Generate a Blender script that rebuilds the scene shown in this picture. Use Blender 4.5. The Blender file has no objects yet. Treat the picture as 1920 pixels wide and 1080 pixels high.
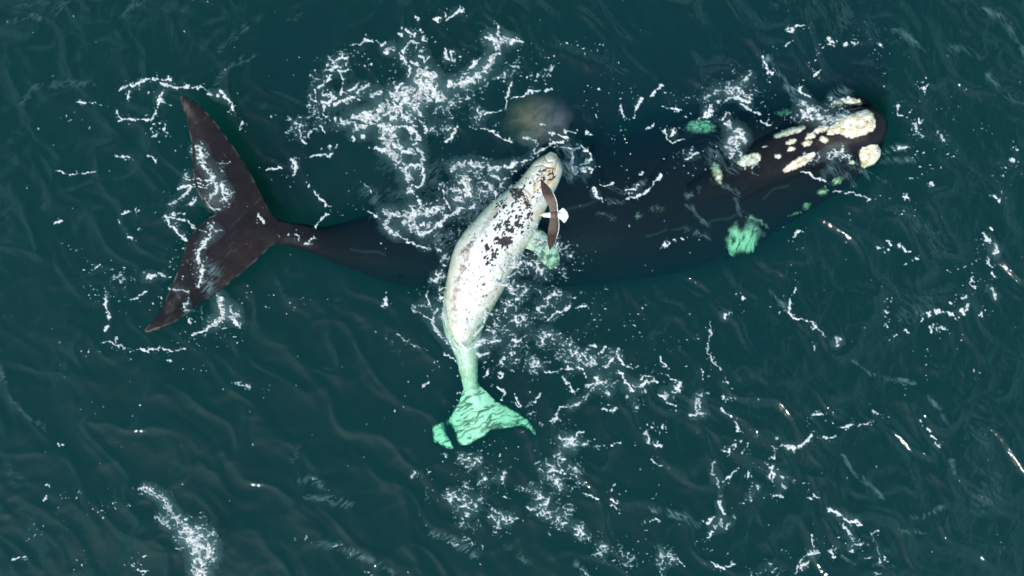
import bpy, bmesh, math, random
import numpy as np
from mathutils import Vector
from mathutils.bvhtree import BVHTree

scene = bpy.context.scene
col = scene.collection
random.seed(7)
RNG = np.random.default_rng(11)

# ------------------------------------------------------------------ camera
H = 22.0                                   # drone height above the sea, metres
cam_d = bpy.data.cameras.new("camera")
cam_d.sensor_width = 36.0
cam_d.lens = 36.0 * H / 19.2               # 19.2 m of sea across the frame
cam_d.clip_start = 0.5
cam_d.clip_end = 5000.0
cam = bpy.data.objects.new("camera", cam_d)
cam.location = (0, 0, H)
cam.rotation_euler = (0, 0, 0)
col.objects.link(cam)
scene.camera = cam

# ------------------------------------------------------------------ light
SUN_EL, SUN_AZ = math.radians(48), math.radians(204)      # azimuth clockwise from +Y: from the lower left of the picture
world = bpy.data.worlds.new("World")
scene.world = world
world.use_nodes = True
wn = world.node_tree
wn.nodes.clear()
w_out = wn.nodes.new("ShaderNodeOutputWorld")
w_bg = wn.nodes.new("ShaderNodeBackground")
w_sky = wn.nodes.new("ShaderNodeTexSky")
w_sky.sky_type = 'NISHITA'
w_sky.sun_disc = False
w_sky.sun_elevation = SUN_EL
w_sky.sun_rotation = SUN_AZ
w_sky.dust_density = 2.0
w_bg.inputs["Strength"].default_value = 0.09
wn.links.new(w_sky.outputs[0], w_bg.inputs[0])
# unseen broken bright cloud, added all round for ripple reflections; clear overhead
w_co = wn.nodes.new("ShaderNodeTexCoord")
w_no = wn.nodes.new("ShaderNodeTexNoise"); w_no.inputs["Scale"].default_value = 2.6; w_no.inputs["Detail"].default_value = 5.0
wn.links.new(w_co.outputs["Generated"], w_no.inputs["Vector"])
w_m1 = wn.nodes.new("ShaderNodeMapRange"); w_m1.interpolation_type = 'SMOOTHSTEP'
w_m1.inputs["From Min"].default_value = 0.30; w_m1.inputs["From Max"].default_value = 0.58
wn.links.new(w_no.outputs["Fac"], w_m1.inputs["Value"])
w_sx = wn.nodes.new("ShaderNodeSeparateXYZ"); wn.links.new(w_co.outputs["Generated"], w_sx.inputs[0])
w_m2 = wn.nodes.new("ShaderNodeMapRange"); w_m2.interpolation_type = 'SMOOTHSTEP'
w_m2.inputs["From Min"].default_value = 0.96; w_m2.inputs["From Max"].default_value = 0.78
wn.links.new(w_sx.outputs["Z"], w_m2.inputs["Value"])
w_mu = wn.nodes.new("ShaderNodeMath"); w_mu.operation = 'MULTIPLY'
wn.links.new(w_m1.outputs[0], w_mu.inputs[0]); wn.links.new(w_m2.outputs[0], w_mu.inputs[1])
w_cl = wn.nodes.new("ShaderNodeBackground"); w_cl.inputs["Color"].default_value = (0.46, 0.82, 1.0, 1); w_cl.inputs["Strength"].default_value = 1.25
w_mx = wn.nodes.new("ShaderNodeMixShader")
wn.links.new(w_mu.outputs[0], w_mx.inputs[0]); wn.links.new(w_bg.outputs[0], w_mx.inputs[1]); wn.links.new(w_cl.outputs[0], w_mx.inputs[2])
wn.links.new(w_mx.outputs[0], w_out.inputs[0])

sun_d = bpy.data.lights.new("sun", 'SUN')
sun_d.energy = 4.2
sun_d.angle = math.radians(0.5)
sun_d.color = (1.0, 0.955, 0.9)
sun = bpy.data.objects.new("sun", sun_d)
sdir = Vector((math.sin(SUN_AZ) * math.cos(SUN_EL), math.cos(SUN_AZ) * math.cos(SUN_EL), math.sin(SUN_EL)))
sun.rotation_euler = sdir.to_track_quat('Z', 'Y').to_euler()
sun.location = sdir * 60
col.objects.link(sun)

scene.view_settings.view_transform = 'Standard'
scene.view_settings.look = 'None'
scene.view_settings.exposure = 0.25
scene.view_settings.gamma = 1.0
scene.cycles.volume_bounces = 1
scene.cycles.transparent_max_bounces = 16
scene.cycles.caustics_reflective = False
scene.cycles.caustics_refractive = False
scene.cycles.sample_clamp_indirect = 4.0

# ------------------------------------------------------------------ helpers
def tag(o, label=None, cat=None, group=None, kind=None):
    if label: o["label"] = label
    if cat: o["category"] = cat
    if group: o["group"] = group
    if kind: o["kind"] = kind
    return o

def empty(name, loc):
    o = bpy.data.objects.new(name, None)
    o.location = loc
    o.empty_display_size = 0.3
    col.objects.link(o)
    return o

def link_mesh(name, me, mat, parent=None):
    o = bpy.data.objects.new(name, me)
    if mat: me.materials.append(mat)
    col.objects.link(o)
    if parent:
        o.parent = parent
        o.matrix_parent_inverse = parent.matrix_world.inverted() if False else o.matrix_parent_inverse
        o.location = -parent.location
    return o

_perm = {}
def pn(x, y, seed=0):
    """Perlin noise, about -1..1, on arrays."""
    if seed not in _perm:
        r = np.random.default_rng(1000 + seed)
        a = r.uniform(0, 2 * math.pi, 65536).astype(np.float32)
        _perm[seed] = (np.cos(a), np.sin(a))
    gx, gy = _perm[seed]
    x = np.asarray(x, np.float32); y = np.asarray(y, np.float32)
    xi = np.floor(x).astype(np.int64); yi = np.floor(y).astype(np.int64)
    xf = x - xi; yf = y - yi
    def h(i, j):
        return ((i * 73856093) ^ (j * 19349663)) & 65535
    def g(i, j, dx, dy):
        k = h(i, j)
        return gx[k] * dx + gy[k] * dy
    u = xf * xf * xf * (xf * (xf * 6 - 15) + 10)
    v = yf * yf * yf * (yf * (yf * 6 - 15) + 10)
    a = g(xi, yi, xf, yf); b = g(xi + 1, yi, xf - 1, yf)
    c = g(xi, yi + 1, xf, yf - 1); d = g(xi + 1, yi + 1, xf - 1, yf - 1)
    return (a + u * (b - a) + v * (c - a + u * (a - b - c + d))) * 1.5

def fbm(x, y, seed=0, octv=3):
    s = 0; amp = 1; t = 0
    for i in range(octv):
        s = s + amp * pn(x * 2 ** i, y * 2 ** i, seed + i)
        t += amp; amp *= 0.5
    return s / t

def sstep(a, b, x):
    t = np.clip((x - a) / (b - a), 0, 1)
    return t * t * (3 - 2 * t)

def blur(a, r):
    """two box blurs of radius r cells"""
    for _ in range(2):
        for ax in (0, 1):
            pad = [(0, 0), (0, 0)]; pad[ax] = (r + 1, r)
            c = np.cumsum(np.pad(a, pad, mode='edge'), axis=ax, dtype=np.float64)
            n = a.shape[ax]
            hi = np.take(c, np.arange(2 * r + 1, 2 * r + 1 + n), axis=ax)
            lo = np.take(c, np.arange(0, n), axis=ax)
            a = ((hi - lo) / (2 * r + 1)).astype(np.float32)
    return a

def W(px, py, z=0.0):
    """a spot of the sea (1 px of the plan = 1 cm) at height z"""
    k = (H - z) / H / 100.0
    return ((px - 960) * k, (540 - py) * k, z)

def plan(v):
    """world points -> plan coordinates"""
    k = 100.0 * H / (H - v[:, 2])
    return 960 + v[:, 0] * k, 540 - v[:, 1] * k

def waves(x, y):
    """sea height in metres"""
    h = 0.075 * fbm(x * 0.22 + 3.1, y * 0.3 + 1.7, 20, 2)
    # crests running from upper left to lower right, stronger to the right
    u = (x * 0.72 + y * 0.69); v = (-x * 0.69 + y * 0.72)
    wx = u + 0.35 * pn(x * 0.9, y * 0.9, 31)
    wy = v + 0.35 * pn(x * 0.9 + 9, y * 0.9, 32)
    amp = 0.5 + 0.5 * sstep(-3, 8, x + 0.5 * y)
    n = fbm(wx * 1.05, wy * 0.42, 33, 3)
    h = h + amp * 0.085 * (1 - np.abs(n)) ** 4
    # crests of a second train, from lower left to upper right
    u2 = (x * 0.5 - y * 0.87); v2 = (x * 0.87 + y * 0.5)
    n2 = fbm((u2 + 0.3 * pn(x * 1.1, y * 1.1, 36)) * 0.9, v2 * 0.4, 37, 3)
    h = h + (1.15 - amp) * 0.032 * (1 - np.abs(n2)) ** 4
    # wind ripples
    rip = (1 - np.abs(pn(wx * 3.6, wy * 1.2, 41))) ** 2 + 0.45 * (1 - np.abs(pn(wx * 8.5 + 3, wy * 2.8, 42))) ** 2
    patch = sstep(-0.2, 0.5, fbm(x * 0.35, y * 0.35, 44, 2) + 0.5 * (amp - 0.75))
    h = h + 0.018 * rip * (0.10 + patch * amp * amp)
    h = h + 0.004 * pn(x * 3.1, y * 3.1, 47) + 0.0035 * (1 - np.abs(pn(wx * 6.3 + 7, wy * 3.1, 48))) ** 2
    return h

# ------------------------------------------------------------------ materials
def mat_new(name):
    m = bpy.data.materials.new(name)
    m.use_nodes = True
    nt = m.node_tree
    nt.nodes.clear()
    out = nt.nodes.new("ShaderNodeOutputMaterial")
    return m, nt, out

def N(nt, t, **kw):
    n = nt.nodes.new(t)
    for k, v in kw.items():
        if k in ("operation", "blend_type", "attribute_name", "data_type", "feature", "distribution", "noise_dimensions"):
            setattr(n, k, v)
        else:
            n.inputs[k.replace("_", " ")].default_value = v
    return n

def skin_material(name, rough, bump_scale, bump_dist, spec=0.5):
    """colour from the skin's own markings (attribute), fine texture from noise"""
    m, nt, out = mat_new(name)
    at = N(nt, "ShaderNodeAttribute", attribute_name="skin")
    co = nt.nodes.new("ShaderNodeTexCoord")
    n1 = N(nt, "ShaderNodeTexNoise", Scale=22.0, Detail=6.0, Roughness=0.7)
    nt.links.new(co.outputs["Object"], n1.inputs["Vector"])
    mr = N(nt, "ShaderNodeMapRange")
    mr.inputs["From Min"].default_value = 0.3; mr.inputs["From Max"].default_value = 0.7
    mr.inputs["To Min"].default_value = 0.82; mr.inputs["To Max"].default_value = 1.12
    nt.links.new(n1.outputs["Fac"], mr.inputs["Value"])
    mul = N(nt, "ShaderNodeVectorMath", operation='SCALE')
    nt.links.new(at.outputs["Color"], mul.inputs[0])
    nt.links.new(mr.outputs[0], mul.inputs["Scale"])
    p = nt.nodes.new("ShaderNodeBsdfPrincipled")
    nt.links.new(mul.outputs[0], p.inputs["Base Color"])
    p.inputs["Roughness"].default_value = rough
    p.inputs["IOR"].default_value = 1.36
    gs = N(nt, "ShaderNodeMath", operation='MULTIPLY'); gs.inputs[1].default_value = spec
    nt.links.new(at.outputs["Alpha"], gs.inputs[0]); nt.links.new(gs.outputs[0], p.inputs["Specular IOR Level"])
    n2 = N(nt, "ShaderNodeTexNoise", Scale=bump_scale, Detail=5.0, Roughness=0.6)
    nt.links.new(co.outputs["Object"], n2.inputs["Vector"])
    b = N(nt, "ShaderNodeBump", Strength=0.55, Distance=bump_dist)
    nt.links.new(n2.outputs["Fac"], b.inputs["Height"])
    nt.links.new(b.outputs[0], p.inputs["Normal"])
    nt.links.new(p.outputs[0], out.inputs["Surface"])
    return m

M_mother = skin_material("wet_dark_skin", 0.36, 11.0, 0.012, 0.26)
M_calf = skin_material("wet_white_skin", 0.33, 10.0, 0.02)
M_gull = skin_material("feathers", 0.7, 60.0, 0.006, 0.25)

def callosity_material():
    m, nt, out = mat_new("callosity_crust")
    co = nt.nodes.new("ShaderNodeTexCoord")
    n1 = N(nt, "ShaderNodeTexNoise", Scale=9.0, Detail=6.0, Roughness=0.65)
    n2 = N(nt, "ShaderNodeTexNoise", Scale=34.0, Detail=3.0, Roughness=0.6)
    nt.links.new(co.outputs["Object"], n1.inputs["Vector"]); nt.links.new(co.outputs["Object"], n2.inputs["Vector"])
    r1 = nt.nodes.new("ShaderNodeValToRGB")
    r1.color_ramp.elements[0].position = 0.36; r1.color_ramp.elements[0].color = (0.40, 0.29, 0.15, 1)
    r1.color_ramp.elements[1].position = 0.58; r1.color_ramp.elements[1].color = (0.78, 0.72, 0.60, 1)
    nt.links.new(n1.outputs["Fac"], r1.inputs[0])
    r2 = nt.nodes.new("ShaderNodeValToRGB")
    r2.color_ramp.elements[0].position = 0.30; r2.color_ramp.elements[0].color = (0.14, 0.09, 0.06, 1)
    r2.color_ramp.elements[1].position = 0.46; r2.color_ramp.elements[1].color = (1, 1, 1, 1)
    nt.links.new(n2.outputs["Fac"], r2.inputs[0])
    mx = N(nt, "ShaderNodeMix", data_type='RGBA', blend_type='MULTIPLY')
    mx.inputs[0].default_value = 1.0
    nt.links.new(r1.outputs[0], mx.inputs[6]); nt.links.new(r2.outputs[0], mx.inputs[7])
    p = nt.nodes.new("ShaderNodeBsdfPrincipled")
    ra = N(nt, "ShaderNodeAttribute", attribute_name="rim")
    mr = N(nt, "ShaderNodeMix", data_type='RGBA'); mr.inputs[7].default_value = (0.025, 0.021, 0.02, 1)
    nt.links.new(ra.outputs["Fac"], mr.inputs[0]); nt.links.new(mx.outputs[2], mr.inputs[6])
    nt.links.new(mr.outputs[2], p.inputs["Base Color"])
    p.inputs["Roughness"].default_value = 0.75
    b = N(nt, "ShaderNodeBump", Strength=0.6, Distance=0.012)
    nt.links.new(n2.outputs["Fac"], b.inputs["Height"])
    nt.links.new(b.outputs[0], p.inputs["Normal"])
    nt.links.new(p.outputs[0], out.inputs["Surface"])
    return m
M_call = callosity_material()

# ------------------------------------------------------------------ the sea: the body of water
m, nt, out = mat_new("sea_water")
va = N(nt, "ShaderNodeVolumeAbsorption", Density=1.0)
vs = N(nt, "ShaderNodeVolumeScatter", Density=1.0)
# coefficients per metre
ABS = (1.10, 0.235, 0.53)
SCT = (0.015, 0.038, 0.090)
va.inputs["Color"].default_value = (1 - ABS[0] / 2, 1 - ABS[1] / 2, 1 - ABS[2] / 2, 1)
va.inputs["Density"].default_value = 2.0
vs.inputs["Color"].default_value = (SCT[0] / 0.3, SCT[1] / 0.3, SCT[2] / 0.3, 1)
vs.inputs["Density"].default_value = 0.3

ad = nt.nodes.new("ShaderNodeAddShader")
nt.links.new(va.outputs[0], ad.inputs[0]); nt.links.new(vs.outputs[0], ad.inputs[1])
nt.links.new(ad.outputs[0], out.inputs["Volume"])
M_water = m
bm = bmesh.new()
bmesh.ops.create_cube(bm, size=1.0)
for v in bm.verts:
    v.co.x *= 1600; v.co.y *= 1600; v.co.z = 0.0 if v.co.z > 0 else -26.0
me = bpy.data.meshes.new("sea_water"); bm.to_mesh(me); bm.free()
tag(link_mesh("sea_water", me, M_water), kind="structure")

m, nt, out = mat_new("seabed_mud")
p = nt.nodes.new("ShaderNodeBsdfPrincipled"); p.inputs["Base Color"].default_value = (0.03, 0.035, 0.03, 1); p.inputs["Roughness"].default_value = 0.9
sn = N(nt, "ShaderNodeTexNoise", Scale=0.4, Detail=4.0)
sr = nt.nodes.new("ShaderNodeValToRGB")
sr.color_ramp.elements[0].color = (0.02, 0.025, 0.02, 1); sr.color_ramp.elements[1].color = (0.05, 0.05, 0.04, 1)
nt.links.new(sn.outputs["Fac"], sr.inputs[0]); nt.links.new(sr.outputs[0], p.inputs["Base Color"])
nt.links.new(p.outputs[0], out.inputs["Surface"])
me = bpy.data.meshes.new("seabed")
me.from_pydata([(-900, -900, -25.5), (900, -900, -25.5), (900, 900, -25.5), (-900, 900, -25.5)], [], [(0, 1, 2, 3)])
tag(link_mesh("seabed", me, m), kind="structure")

# ------------------------------------------------------------------ shape builders
def resample(rows, n):
    """Catmull-Rom through rows (k x d) -> n x d"""
    a = np.array(rows, float)
    d = np.r_[0, np.cumsum(np.linalg.norm(np.diff(a[:, :2], axis=0), axis=1) + 1e-6)]
    t = np.linspace(0, d[-1], n)
    res = np.empty((n, a.shape[1]))
    idx = np.clip(np.searchsorted(d, t) - 1, 0, len(a) - 2)
    for k in range(n):
        i = idx[k]
        p0, p1, p2, p3 = a[max(i - 1, 0)], a[i], a[i + 1], a[min(i + 2, len(a) - 1)]
        u = (t[k] - d[i]) / (d[i + 1] - d[i])
        m1 = (p2 - p0) / 2; m2 = (p3 - p1) / 2
        res[k] = (2 * u**3 - 3 * u**2 + 1) * p1 + (u**3 - 2 * u**2 + u) * m1 + (-2 * u**3 + 3 * u**2) * p2 + (u**3 - u**2) * m2
    return res

def loft(rows, n=60, ring=40, flank=0.45, e=0.9):
    """rows: Lx,Ly,Rx,Ry (plan), ztop, zbot -> (verts, faces), closed"""
    r = resample(rows, n)
    V = []; F = []
    for k in range(n):
        lx, ly, rx, ry, zt, zb = r[k]
        zm = zt - flank * (zt - zb)
        L = np.array(W(lx, ly, zm)[:2]); R = np.array(W(rx, ry, zm)[:2])
        c = (L + R) / 2; hv = (R - L) / 2
        for j in range(ring):
            t = 2 * math.pi * j / ring
            cs, sn = math.cos(t), math.sin(t)
            s = math.copysign(abs(cs) ** e, cs); q = math.copysign(abs(sn) ** e, sn)
            p = c + hv * s
            z = zm + q * ((zt - zm) if q > 0 else (zm - zb))
            V.append((p[0], p[1], z))
    for k in range(n - 1):
        for j in range(ring):
            a = k * ring + j; b = k * ring + (j + 1) % ring
            F.append((a, b, b + ring, a + ring))
    for base in (0, (n - 1) * ring):
        c = np.mean([V[base + j] for j in range(ring)], axis=0)
        V.append(tuple(c)); ci = len(V) - 1
        for j in range(ring):
            a = base + j; b = base + (j + 1) % ring
            F.append((a, b, ci) if base else (b, a, ci))
    return V, F

def spine_rows(rows):
    """cx,cy,w,zt,zb -> L/R rows"""
    a = np.array(rows, float)
    t = np.gradient(a[:, :2], axis=0)
    t /= np.linalg.norm(t, axis=1)[:, None]
    nrm = np.c_[-t[:, 1], t[:, 0]]
    L = a[:, :2] + nrm * a[:, 2:3]; R = a[:, :2] - nrm * a[:, 2:3]
    return np.c_[L, R, a[:, 3:5]]

def smooth_poly(pts, sub=6):
    a = np.array(pts, float); n = len(a); res = []
    for i in range(n):
        p0, p1, p2, p3 = a[i - 1], a[i], a[(i + 1) % n], a[(i + 2) % n]
        for s in range(sub):
            u = s / sub
            res.append(0.5 * ((2 * p1) + (-p0 + p2) * u + (2 * p0 - 5 * p1 + 4 * p2 - p3) * u * u + (-p0 + 3 * p1 - 3 * p2 + p3) * u**3))
    return np.array(res)

def inside(px, py, poly):
    r = np.zeros(px.shape, bool)
    n = len(poly); j = n - 1
    for i in range(n):
        xi, yi = poly[i]; xj, yj = poly[j]
        c = ((yi > py) != (yj > py)) & (px < (xj - xi) * (py - yi) / (yj - yi + 1e-12) + xi)
        r ^= c; j = i
    return r

def poly_dist(px, py, poly):
    d = np.full(px.shape, 1e9)
    n = len(poly)
    for i in range(n):
        ax, ay = poly[i]; bx, by = poly[(i + 1) % n]
        d = np.minimum(d, seg_dist(px, py, ax, ay, bx, by))
    return d

def seg_dist(px, py, ax, ay, bx, by):
    vx, vy = bx - ax, by - ay
    l2 = vx * vx + vy * vy
    t = np.clip(((px - ax) * vx + (py - ay) * vy) / l2, 0, 1) if l2 > 0 else 0.0
    return np.hypot(px - ax - t * vx, py - ay - t * vy)

def plate(pts, zmid, thick, step, sub=6):
    """a flattish closed solid over a plan outline: rim loop + interior lattice, triangulated; zmid(x,y) and thick(d)->half thickness, metres"""
    from mathutils.geometry import delaunay_2d_cdt
    pl = smooth_poly(pts, sub)
    x0, y0 = pl.min(0); x1, y1 = pl.max(0)
    gx, gy = np.meshgrid(np.arange(x0, x1, step), np.arange(y0, y1, step))
    gx = gx.ravel() + (np.floor((gy.ravel() - y0) / step) % 2) * step / 2; gy = gy.ravel()
    ok = inside(gx, gy, pl)
    gx, gy = gx[ok], gy[ok]
    d = poly_dist(gx, gy, pl)
    ok = d > step * 0.55
    gx, gy, d = gx[ok], gy[ok], d[ok]
    nb = len(pl)
    P = [Vector(p) for p in pl] + [Vector((a, b)) for a, b in zip(gx, gy)]
    E = [(i, (i + 1) % nb) for i in range(nb)]
    vo, eo, fo, ov, oe, of = delaunay_2d_cdt(P, E, [list(range(nb))], 1, 1e-5)
    xs = np.array([v.x for v in vo]); ys = np.array([v.y for v in vo])
    dd = poly_dist(xs, ys, pl)
    rim = dd < 1e-3
    zm = zmid(xs, ys); th = thick(dd)
    V = []; top = {}; bot = {}
    for i in range(len(vo)):
        z = zm[i] + th[i]
        w = W(xs[i], ys[i], zm[i])
        V.append((w[0], w[1], z)); top[i] = len(V) - 1
    for i in range(len(vo)):
        w = W(xs[i], ys[i], zm[i])
        V.append((w[0], w[1], zm[i] - th[i])); bot[i] = len(V) - 1
    F = []; ec = {}
    for f in fo:
        f = list(f)
        a = sum(xs[f[k]] * ys[f[(k + 1) % len(f)]] - xs[f[(k + 1) % len(f)]] * ys[f[k]] for k in range(len(f)))
        if a > 0: f.reverse()              # plan y runs down: reversed = up-facing
        F.append([top[i] for i in f]); F.append([bot[i] for i in reversed(f)])
        for k in range(len(f)):
            e = (f[k], f[(k + 1) % len(f)]); ec[e] = 1
    for (a, b) in ec:
        if (b, a) not in ec:
            F.append([top[b], top[a], bot[a], bot[b]])
    return V, F

def fuse(name, parts, voxel, smooth=4):
    """join closed pieces into ONE continuous surface (voxel remesh) and return its mesh"""
    V = []; F = []
    for v, f in parts:
        o = len(V); V += list(v); F += [[i + o for i in q] for q in f]
    me = bpy.data.meshes.new(name); me.from_pydata(V, [], F); me.update()
    bm = bmesh.new(); bm.from_mesh(me); bmesh.ops.recalc_face_normals(bm, faces=bm.faces); bm.to_mesh(me); bm.free()
    ob = bpy.data.objects.new(name, me); col.objects.link(ob)
    md = ob.modifiers.new("r", 'REMESH'); md.mode = 'VOXEL'; md.voxel_size = voxel; md.use_smooth_shade = True
    if smooth:
        ms = ob.modifiers.new("s", 'SMOOTH'); ms.factor = 0.5; ms.iterations = smooth
    dg = bpy.context.evaluated_depsgraph_get()
    res = bpy.data.meshes.new_from_object(ob.evaluated_get(dg))
    bpy.data.objects.remove(ob); bpy.data.meshes.remove(me)
    res.name = name
    for p in res.polygons: p.use_smooth = True
    return res

def verts_np(me):
    a = np.empty(len(me.vertices) * 3, np.float32); me.vertices.foreach_get("co", a)
    return a.reshape(-1, 3).astype(np.float64)

def set_verts(me, v):
    me.vertices.foreach_set("co", v.astype(np.float32).ravel()); me.update()

def set_skin(me, rgb, gloss=None):
    at = me.attributes.new("skin", 'FLOAT_COLOR', 'POINT')
    gloss = np.ones(len(rgb)) if gloss is None else gloss
    at.data.foreach_set("color", np.c_[rgb, gloss].astype(np.float32).ravel())

def refract(v, k=0.12):
    """what lies under a rippled surface has a rippled outline"""
    d = np.clip(-v[:, 2] - 0.08, 0, 1.2)
    e = 0.01
    def hh(x, y):
        return 0.009 * pn(x * 4.2, y * 7.5, 61) + 0.0045 * pn(x * 9, y * 16, 62)
    sx = (hh(v[:, 0] + e, v[:, 1]) - hh(v[:, 0] - e, v[:, 1])) / (2 * e)
    sy = (hh(v[:, 0], v[:, 1] + e) - hh(v[:, 0], v[:, 1] - e)) / (2 * e)
    v = v.copy()
    v[:, 0] -= k * 2.2 * d * sx; v[:, 1] -= k * 2.2 * d * sy
    return v

def mix(c, d, f):
    f = np.clip(f, 0, 1)[:, None]
    return c * (1 - f) + np.array(d)[None, :] * f

def blob(px, py, cx, cy, rx, ry, ang=0.0, soft=0.3, wob=0.25, seed=70):
    """soft irregular ellipse, 0..1; angle in plan degrees (clockwise on the picture)"""
    a = math.radians(ang)
    u = ((px - cx) * math.cos(a) + (py - cy) * math.sin(a)) / rx
    v = (-(px - cx) * math.sin(a) + (py - cy) * math.cos(a)) / ry
    s = max(min(rx, ry), 3)
    r = np.hypot(u, v) + wob * fbm(px / s * 0.9, py / s * 0.9, seed, 2)
    return 1 - sstep(1 - soft, 1 + soft * 0.4, r)

# ------------------------------------------------------------------ the mother
body_rows = spine_rows([
    (470, 428, 30, 0.20, 0.02), (505, 434, 27, 0.19, -0.06), (540, 438, 22, 0.12, -0.18), (575, 445, 24, 0.04, -0.36), (600, 452, 27, -0.03, -0.52),
    (640, 457, 40, -0.14, -0.95), (680, 458, 53, -0.22, -1.3), (720, 462, 64, -0.28, -1.7), (770, 465, 76, -0.36, -2.1),
    (850, 455, 94, -0.44, -2.5), (950, 437, 110, -0.46, -2.8), (1050, 418, 122, -0.36, -3.0), (1150, 397, 133, -0.26, -3.1),
    (1250, 375, 138, -0.28, -3.1), (1320, 355, 133, -0.26, -3.0), (1400, 328, 122, -0.20, -2.8), (1470, 304, 106, -0.17, -2.5),
    (1530, 283, 92, -0.18, -2.2), (1585, 263, 76, -0.20, -1.8), (1625, 249, 52, -0.24, -1.4), (1645, 242, 28, -0.30, -1.0), (1652, 240, 10, -0.4, -0.75)])
rostrum_rows = spine_rows([
    (1290, 365, 20, -0.14, -0.9), (1350, 342, 34, -0.10, -0.9), (1410, 318, 44, -0.03, -0.9), (1465, 295, 47, 0.05, -0.9), (1510, 277, 46, 0.11, -0.9),
    (1550, 262, 41, 0.19, -0.8), (1590, 249, 42, 0.29, -0.75), (1622, 241, 41, 0.33, -0.7), (1645, 238, 32, 0.28, -0.55), (1656, 237, 20, 0.19, -0.4), (1662, 237, 7, 0.06, -0.25)])
ridge1 = spine_rows([(1380, 372, 10, -0.16, -0.8), (1430, 340, 16, -0.05, -0.8), (1500, 305, 17, 0.0, -0.8), (1560, 280, 16, 0.02, -0.8), (1590, 268, 8, 0.0, -0.6)])
lip_a = spine_rows([(1545, 348, 8, -0.55, -1.1), (1575, 326, 17, -0.25, -1.0), (1605, 303, 23, -0.07, -0.9), (1632, 290, 23, -0.03, -0.8), (1648, 284, 12, -0.10, -0.6)])
lip_b = spine_rows([(1540, 206, 8, -0.35, -0.9), (1568, 197, 12, -0.12, -0.8), (1595, 192, 12, -0.02, -0.6), (1618, 194, 9, -0.04, -0.5), (1632, 200, 5, -0.1, -0.4)])
fluke_pts = [(340, 179), (352, 183), (372, 195), (397, 220), (421, 251), (446, 286), (470, 325), (490, 363), (506, 394), (522, 413),
             (530, 436), (520, 457), (502, 468), (478, 491), (450, 515), (420, 539), (390, 560), (365, 577), (342, 594), (318, 610), (293, 620), (275, 624),
             (271, 619), (284, 603), (301, 579), (318, 545), (332, 510), (342, 478), (353, 448), (372, 425), (390, 408), (403, 402),
             (390, 390), (374, 367), (364, 340), (361, 310), (360, 280), (355, 250), (347, 215), (338, 188)]
def fluke_z(x, y):
    t = np.clip((np.hypot(x - 510, y - 432) - 60) / 230, 0, 1)
    z = 0.13 + 0.10 * t + 0.05 * np.sin((x + 0.6 * y) / 38.0) * t + 0.03 * fbm(x / 70, y / 70, 81, 2)
    up = sstep(250, 180, y) * 0.05                              # upper tip lifts a little
    lo = sstep(0, 50, (y - 548) - 0.55 * (x - 330) * -0.2) * 0.22     # lower tip folds up out of the water
    return z + up + lo
fluke = plate(fluke_pts, fluke_z, lambda d: 0.026 + 0.085 * (1 - np.exp(-d / 38.0)), 9)
def flip_z(x, y): return -0.52 - 0.10 * (np.hypot(x - 1398, y - 420) / 60) + 0 * x
flipper_a = plate([(1352, 400), (1362, 440), (1364, 470), (1376, 482), (1398, 478), (1418, 462), (1432, 443), (1436, 425), (1428, 405), (1400, 380), (1365, 380)],
                  flip_z, lambda d: 0.03 + 0.06 * (1 - np.exp(-d / 12.0)), 7)
flipper_b = plate([(1280, 250), (1284, 236), (1297, 226), (1318, 222), (1338, 228), (1348, 240), (1342, 262), (1318, 280), (1290, 275)],
                  lambda x, y: -0.62 + 0 * x, lambda d: 0.03 + 0.06 * (1 - np.exp(-d / 12.0)), 7)
me = fuse("body", [loft(body_rows, 130, 48, 0.42, 0.92), loft(rostrum_rows, 60, 32, 0.35, 0.85), loft(ridge1, 40, 20, 0.3, 1.0), loft(lip_a, 30, 20, 0.4, 0.95), loft(lip_b, 30, 16, 0.4, 0.95), fluke, flipper_a, flipper_b], 0.026, 5)
v = verts_np(me)
px, py = plan(v)
near_flip = np.exp(-(np.hypot(px - 1398, py - 445) / 60) ** 2) + np.exp(-(np.hypot(px - 1314, py - 240) / 50) ** 2)
v = v + (refract(v, 0.2) - v) * np.clip(near_flip * 1.5, 0, 1)[:, None]
px, py = plan(v)
on_fluke = sstep(545, 505, px)
under = sstep(0.0, -0.25, v[:, 2])
v[:, 2] += 0.006 * fbm(px / 40, py / 40, 84, 2)
# the crease where the lower tip folds, and the one near the upper tip
cr = np.exp(-(seg_dist(px, py, 322, 540, 352, 594) / 3.5) ** 2) + np.exp(-(seg_dist(px, py, 350, 548, 352, 594) / 3.5) ** 2)
v[:, 2] -= 0.03 * cr * (v[:, 2] > 0)
# lip line around the rostrum
set_verts(me, v)
c = np.tile(np.array([0.0085, 0.0090, 0.0115]), (len(v), 1))
mot = fbm(px / 40, py / 40, 90, 4)
c = mix(c, (0.018, 0.0125, 0.013), (0.45 + 0.9 * mot) * (0.06 + 0.94 * sstep(-0.12, 0.06, v[:, 2]) * (0.2 + 0.8 * on_fluke)))
c = mix(c, (0.10, 0.075, 0.062), on_fluke * sstep(0.25, 0.7, fbm((px + py) / 9, (px - py) / 60, 92, 3)) * 0.35)
tip = blob(px, py, 322, 572, 22, 9, -52, 0.9, 0.3) + 0.8 * blob(px, py, 352, 205, 26, 9, 60, 0.9, 0.3)
c = mix(c, (0.13, 0.098, 0.08), tip * (0.35 + 0.6 * fbm(px / 5, py / 12, 93, 2)))
rim = np.exp(-(poly_dist(px, py, smooth_poly(fluke_pts, 3)) / 2.2) ** 2) * sstep(520, 480, px)
c = mix(c, (0.16, 0.13, 0.12), rim * sstep(-0.1, 0.5, fbm(px / 16, py / 16, 94, 2)) * 0.8)
head = sstep(1520, 1600, px)
c = mix(c, (0.010, 0.010, 0.014), head * 0.9)
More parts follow.
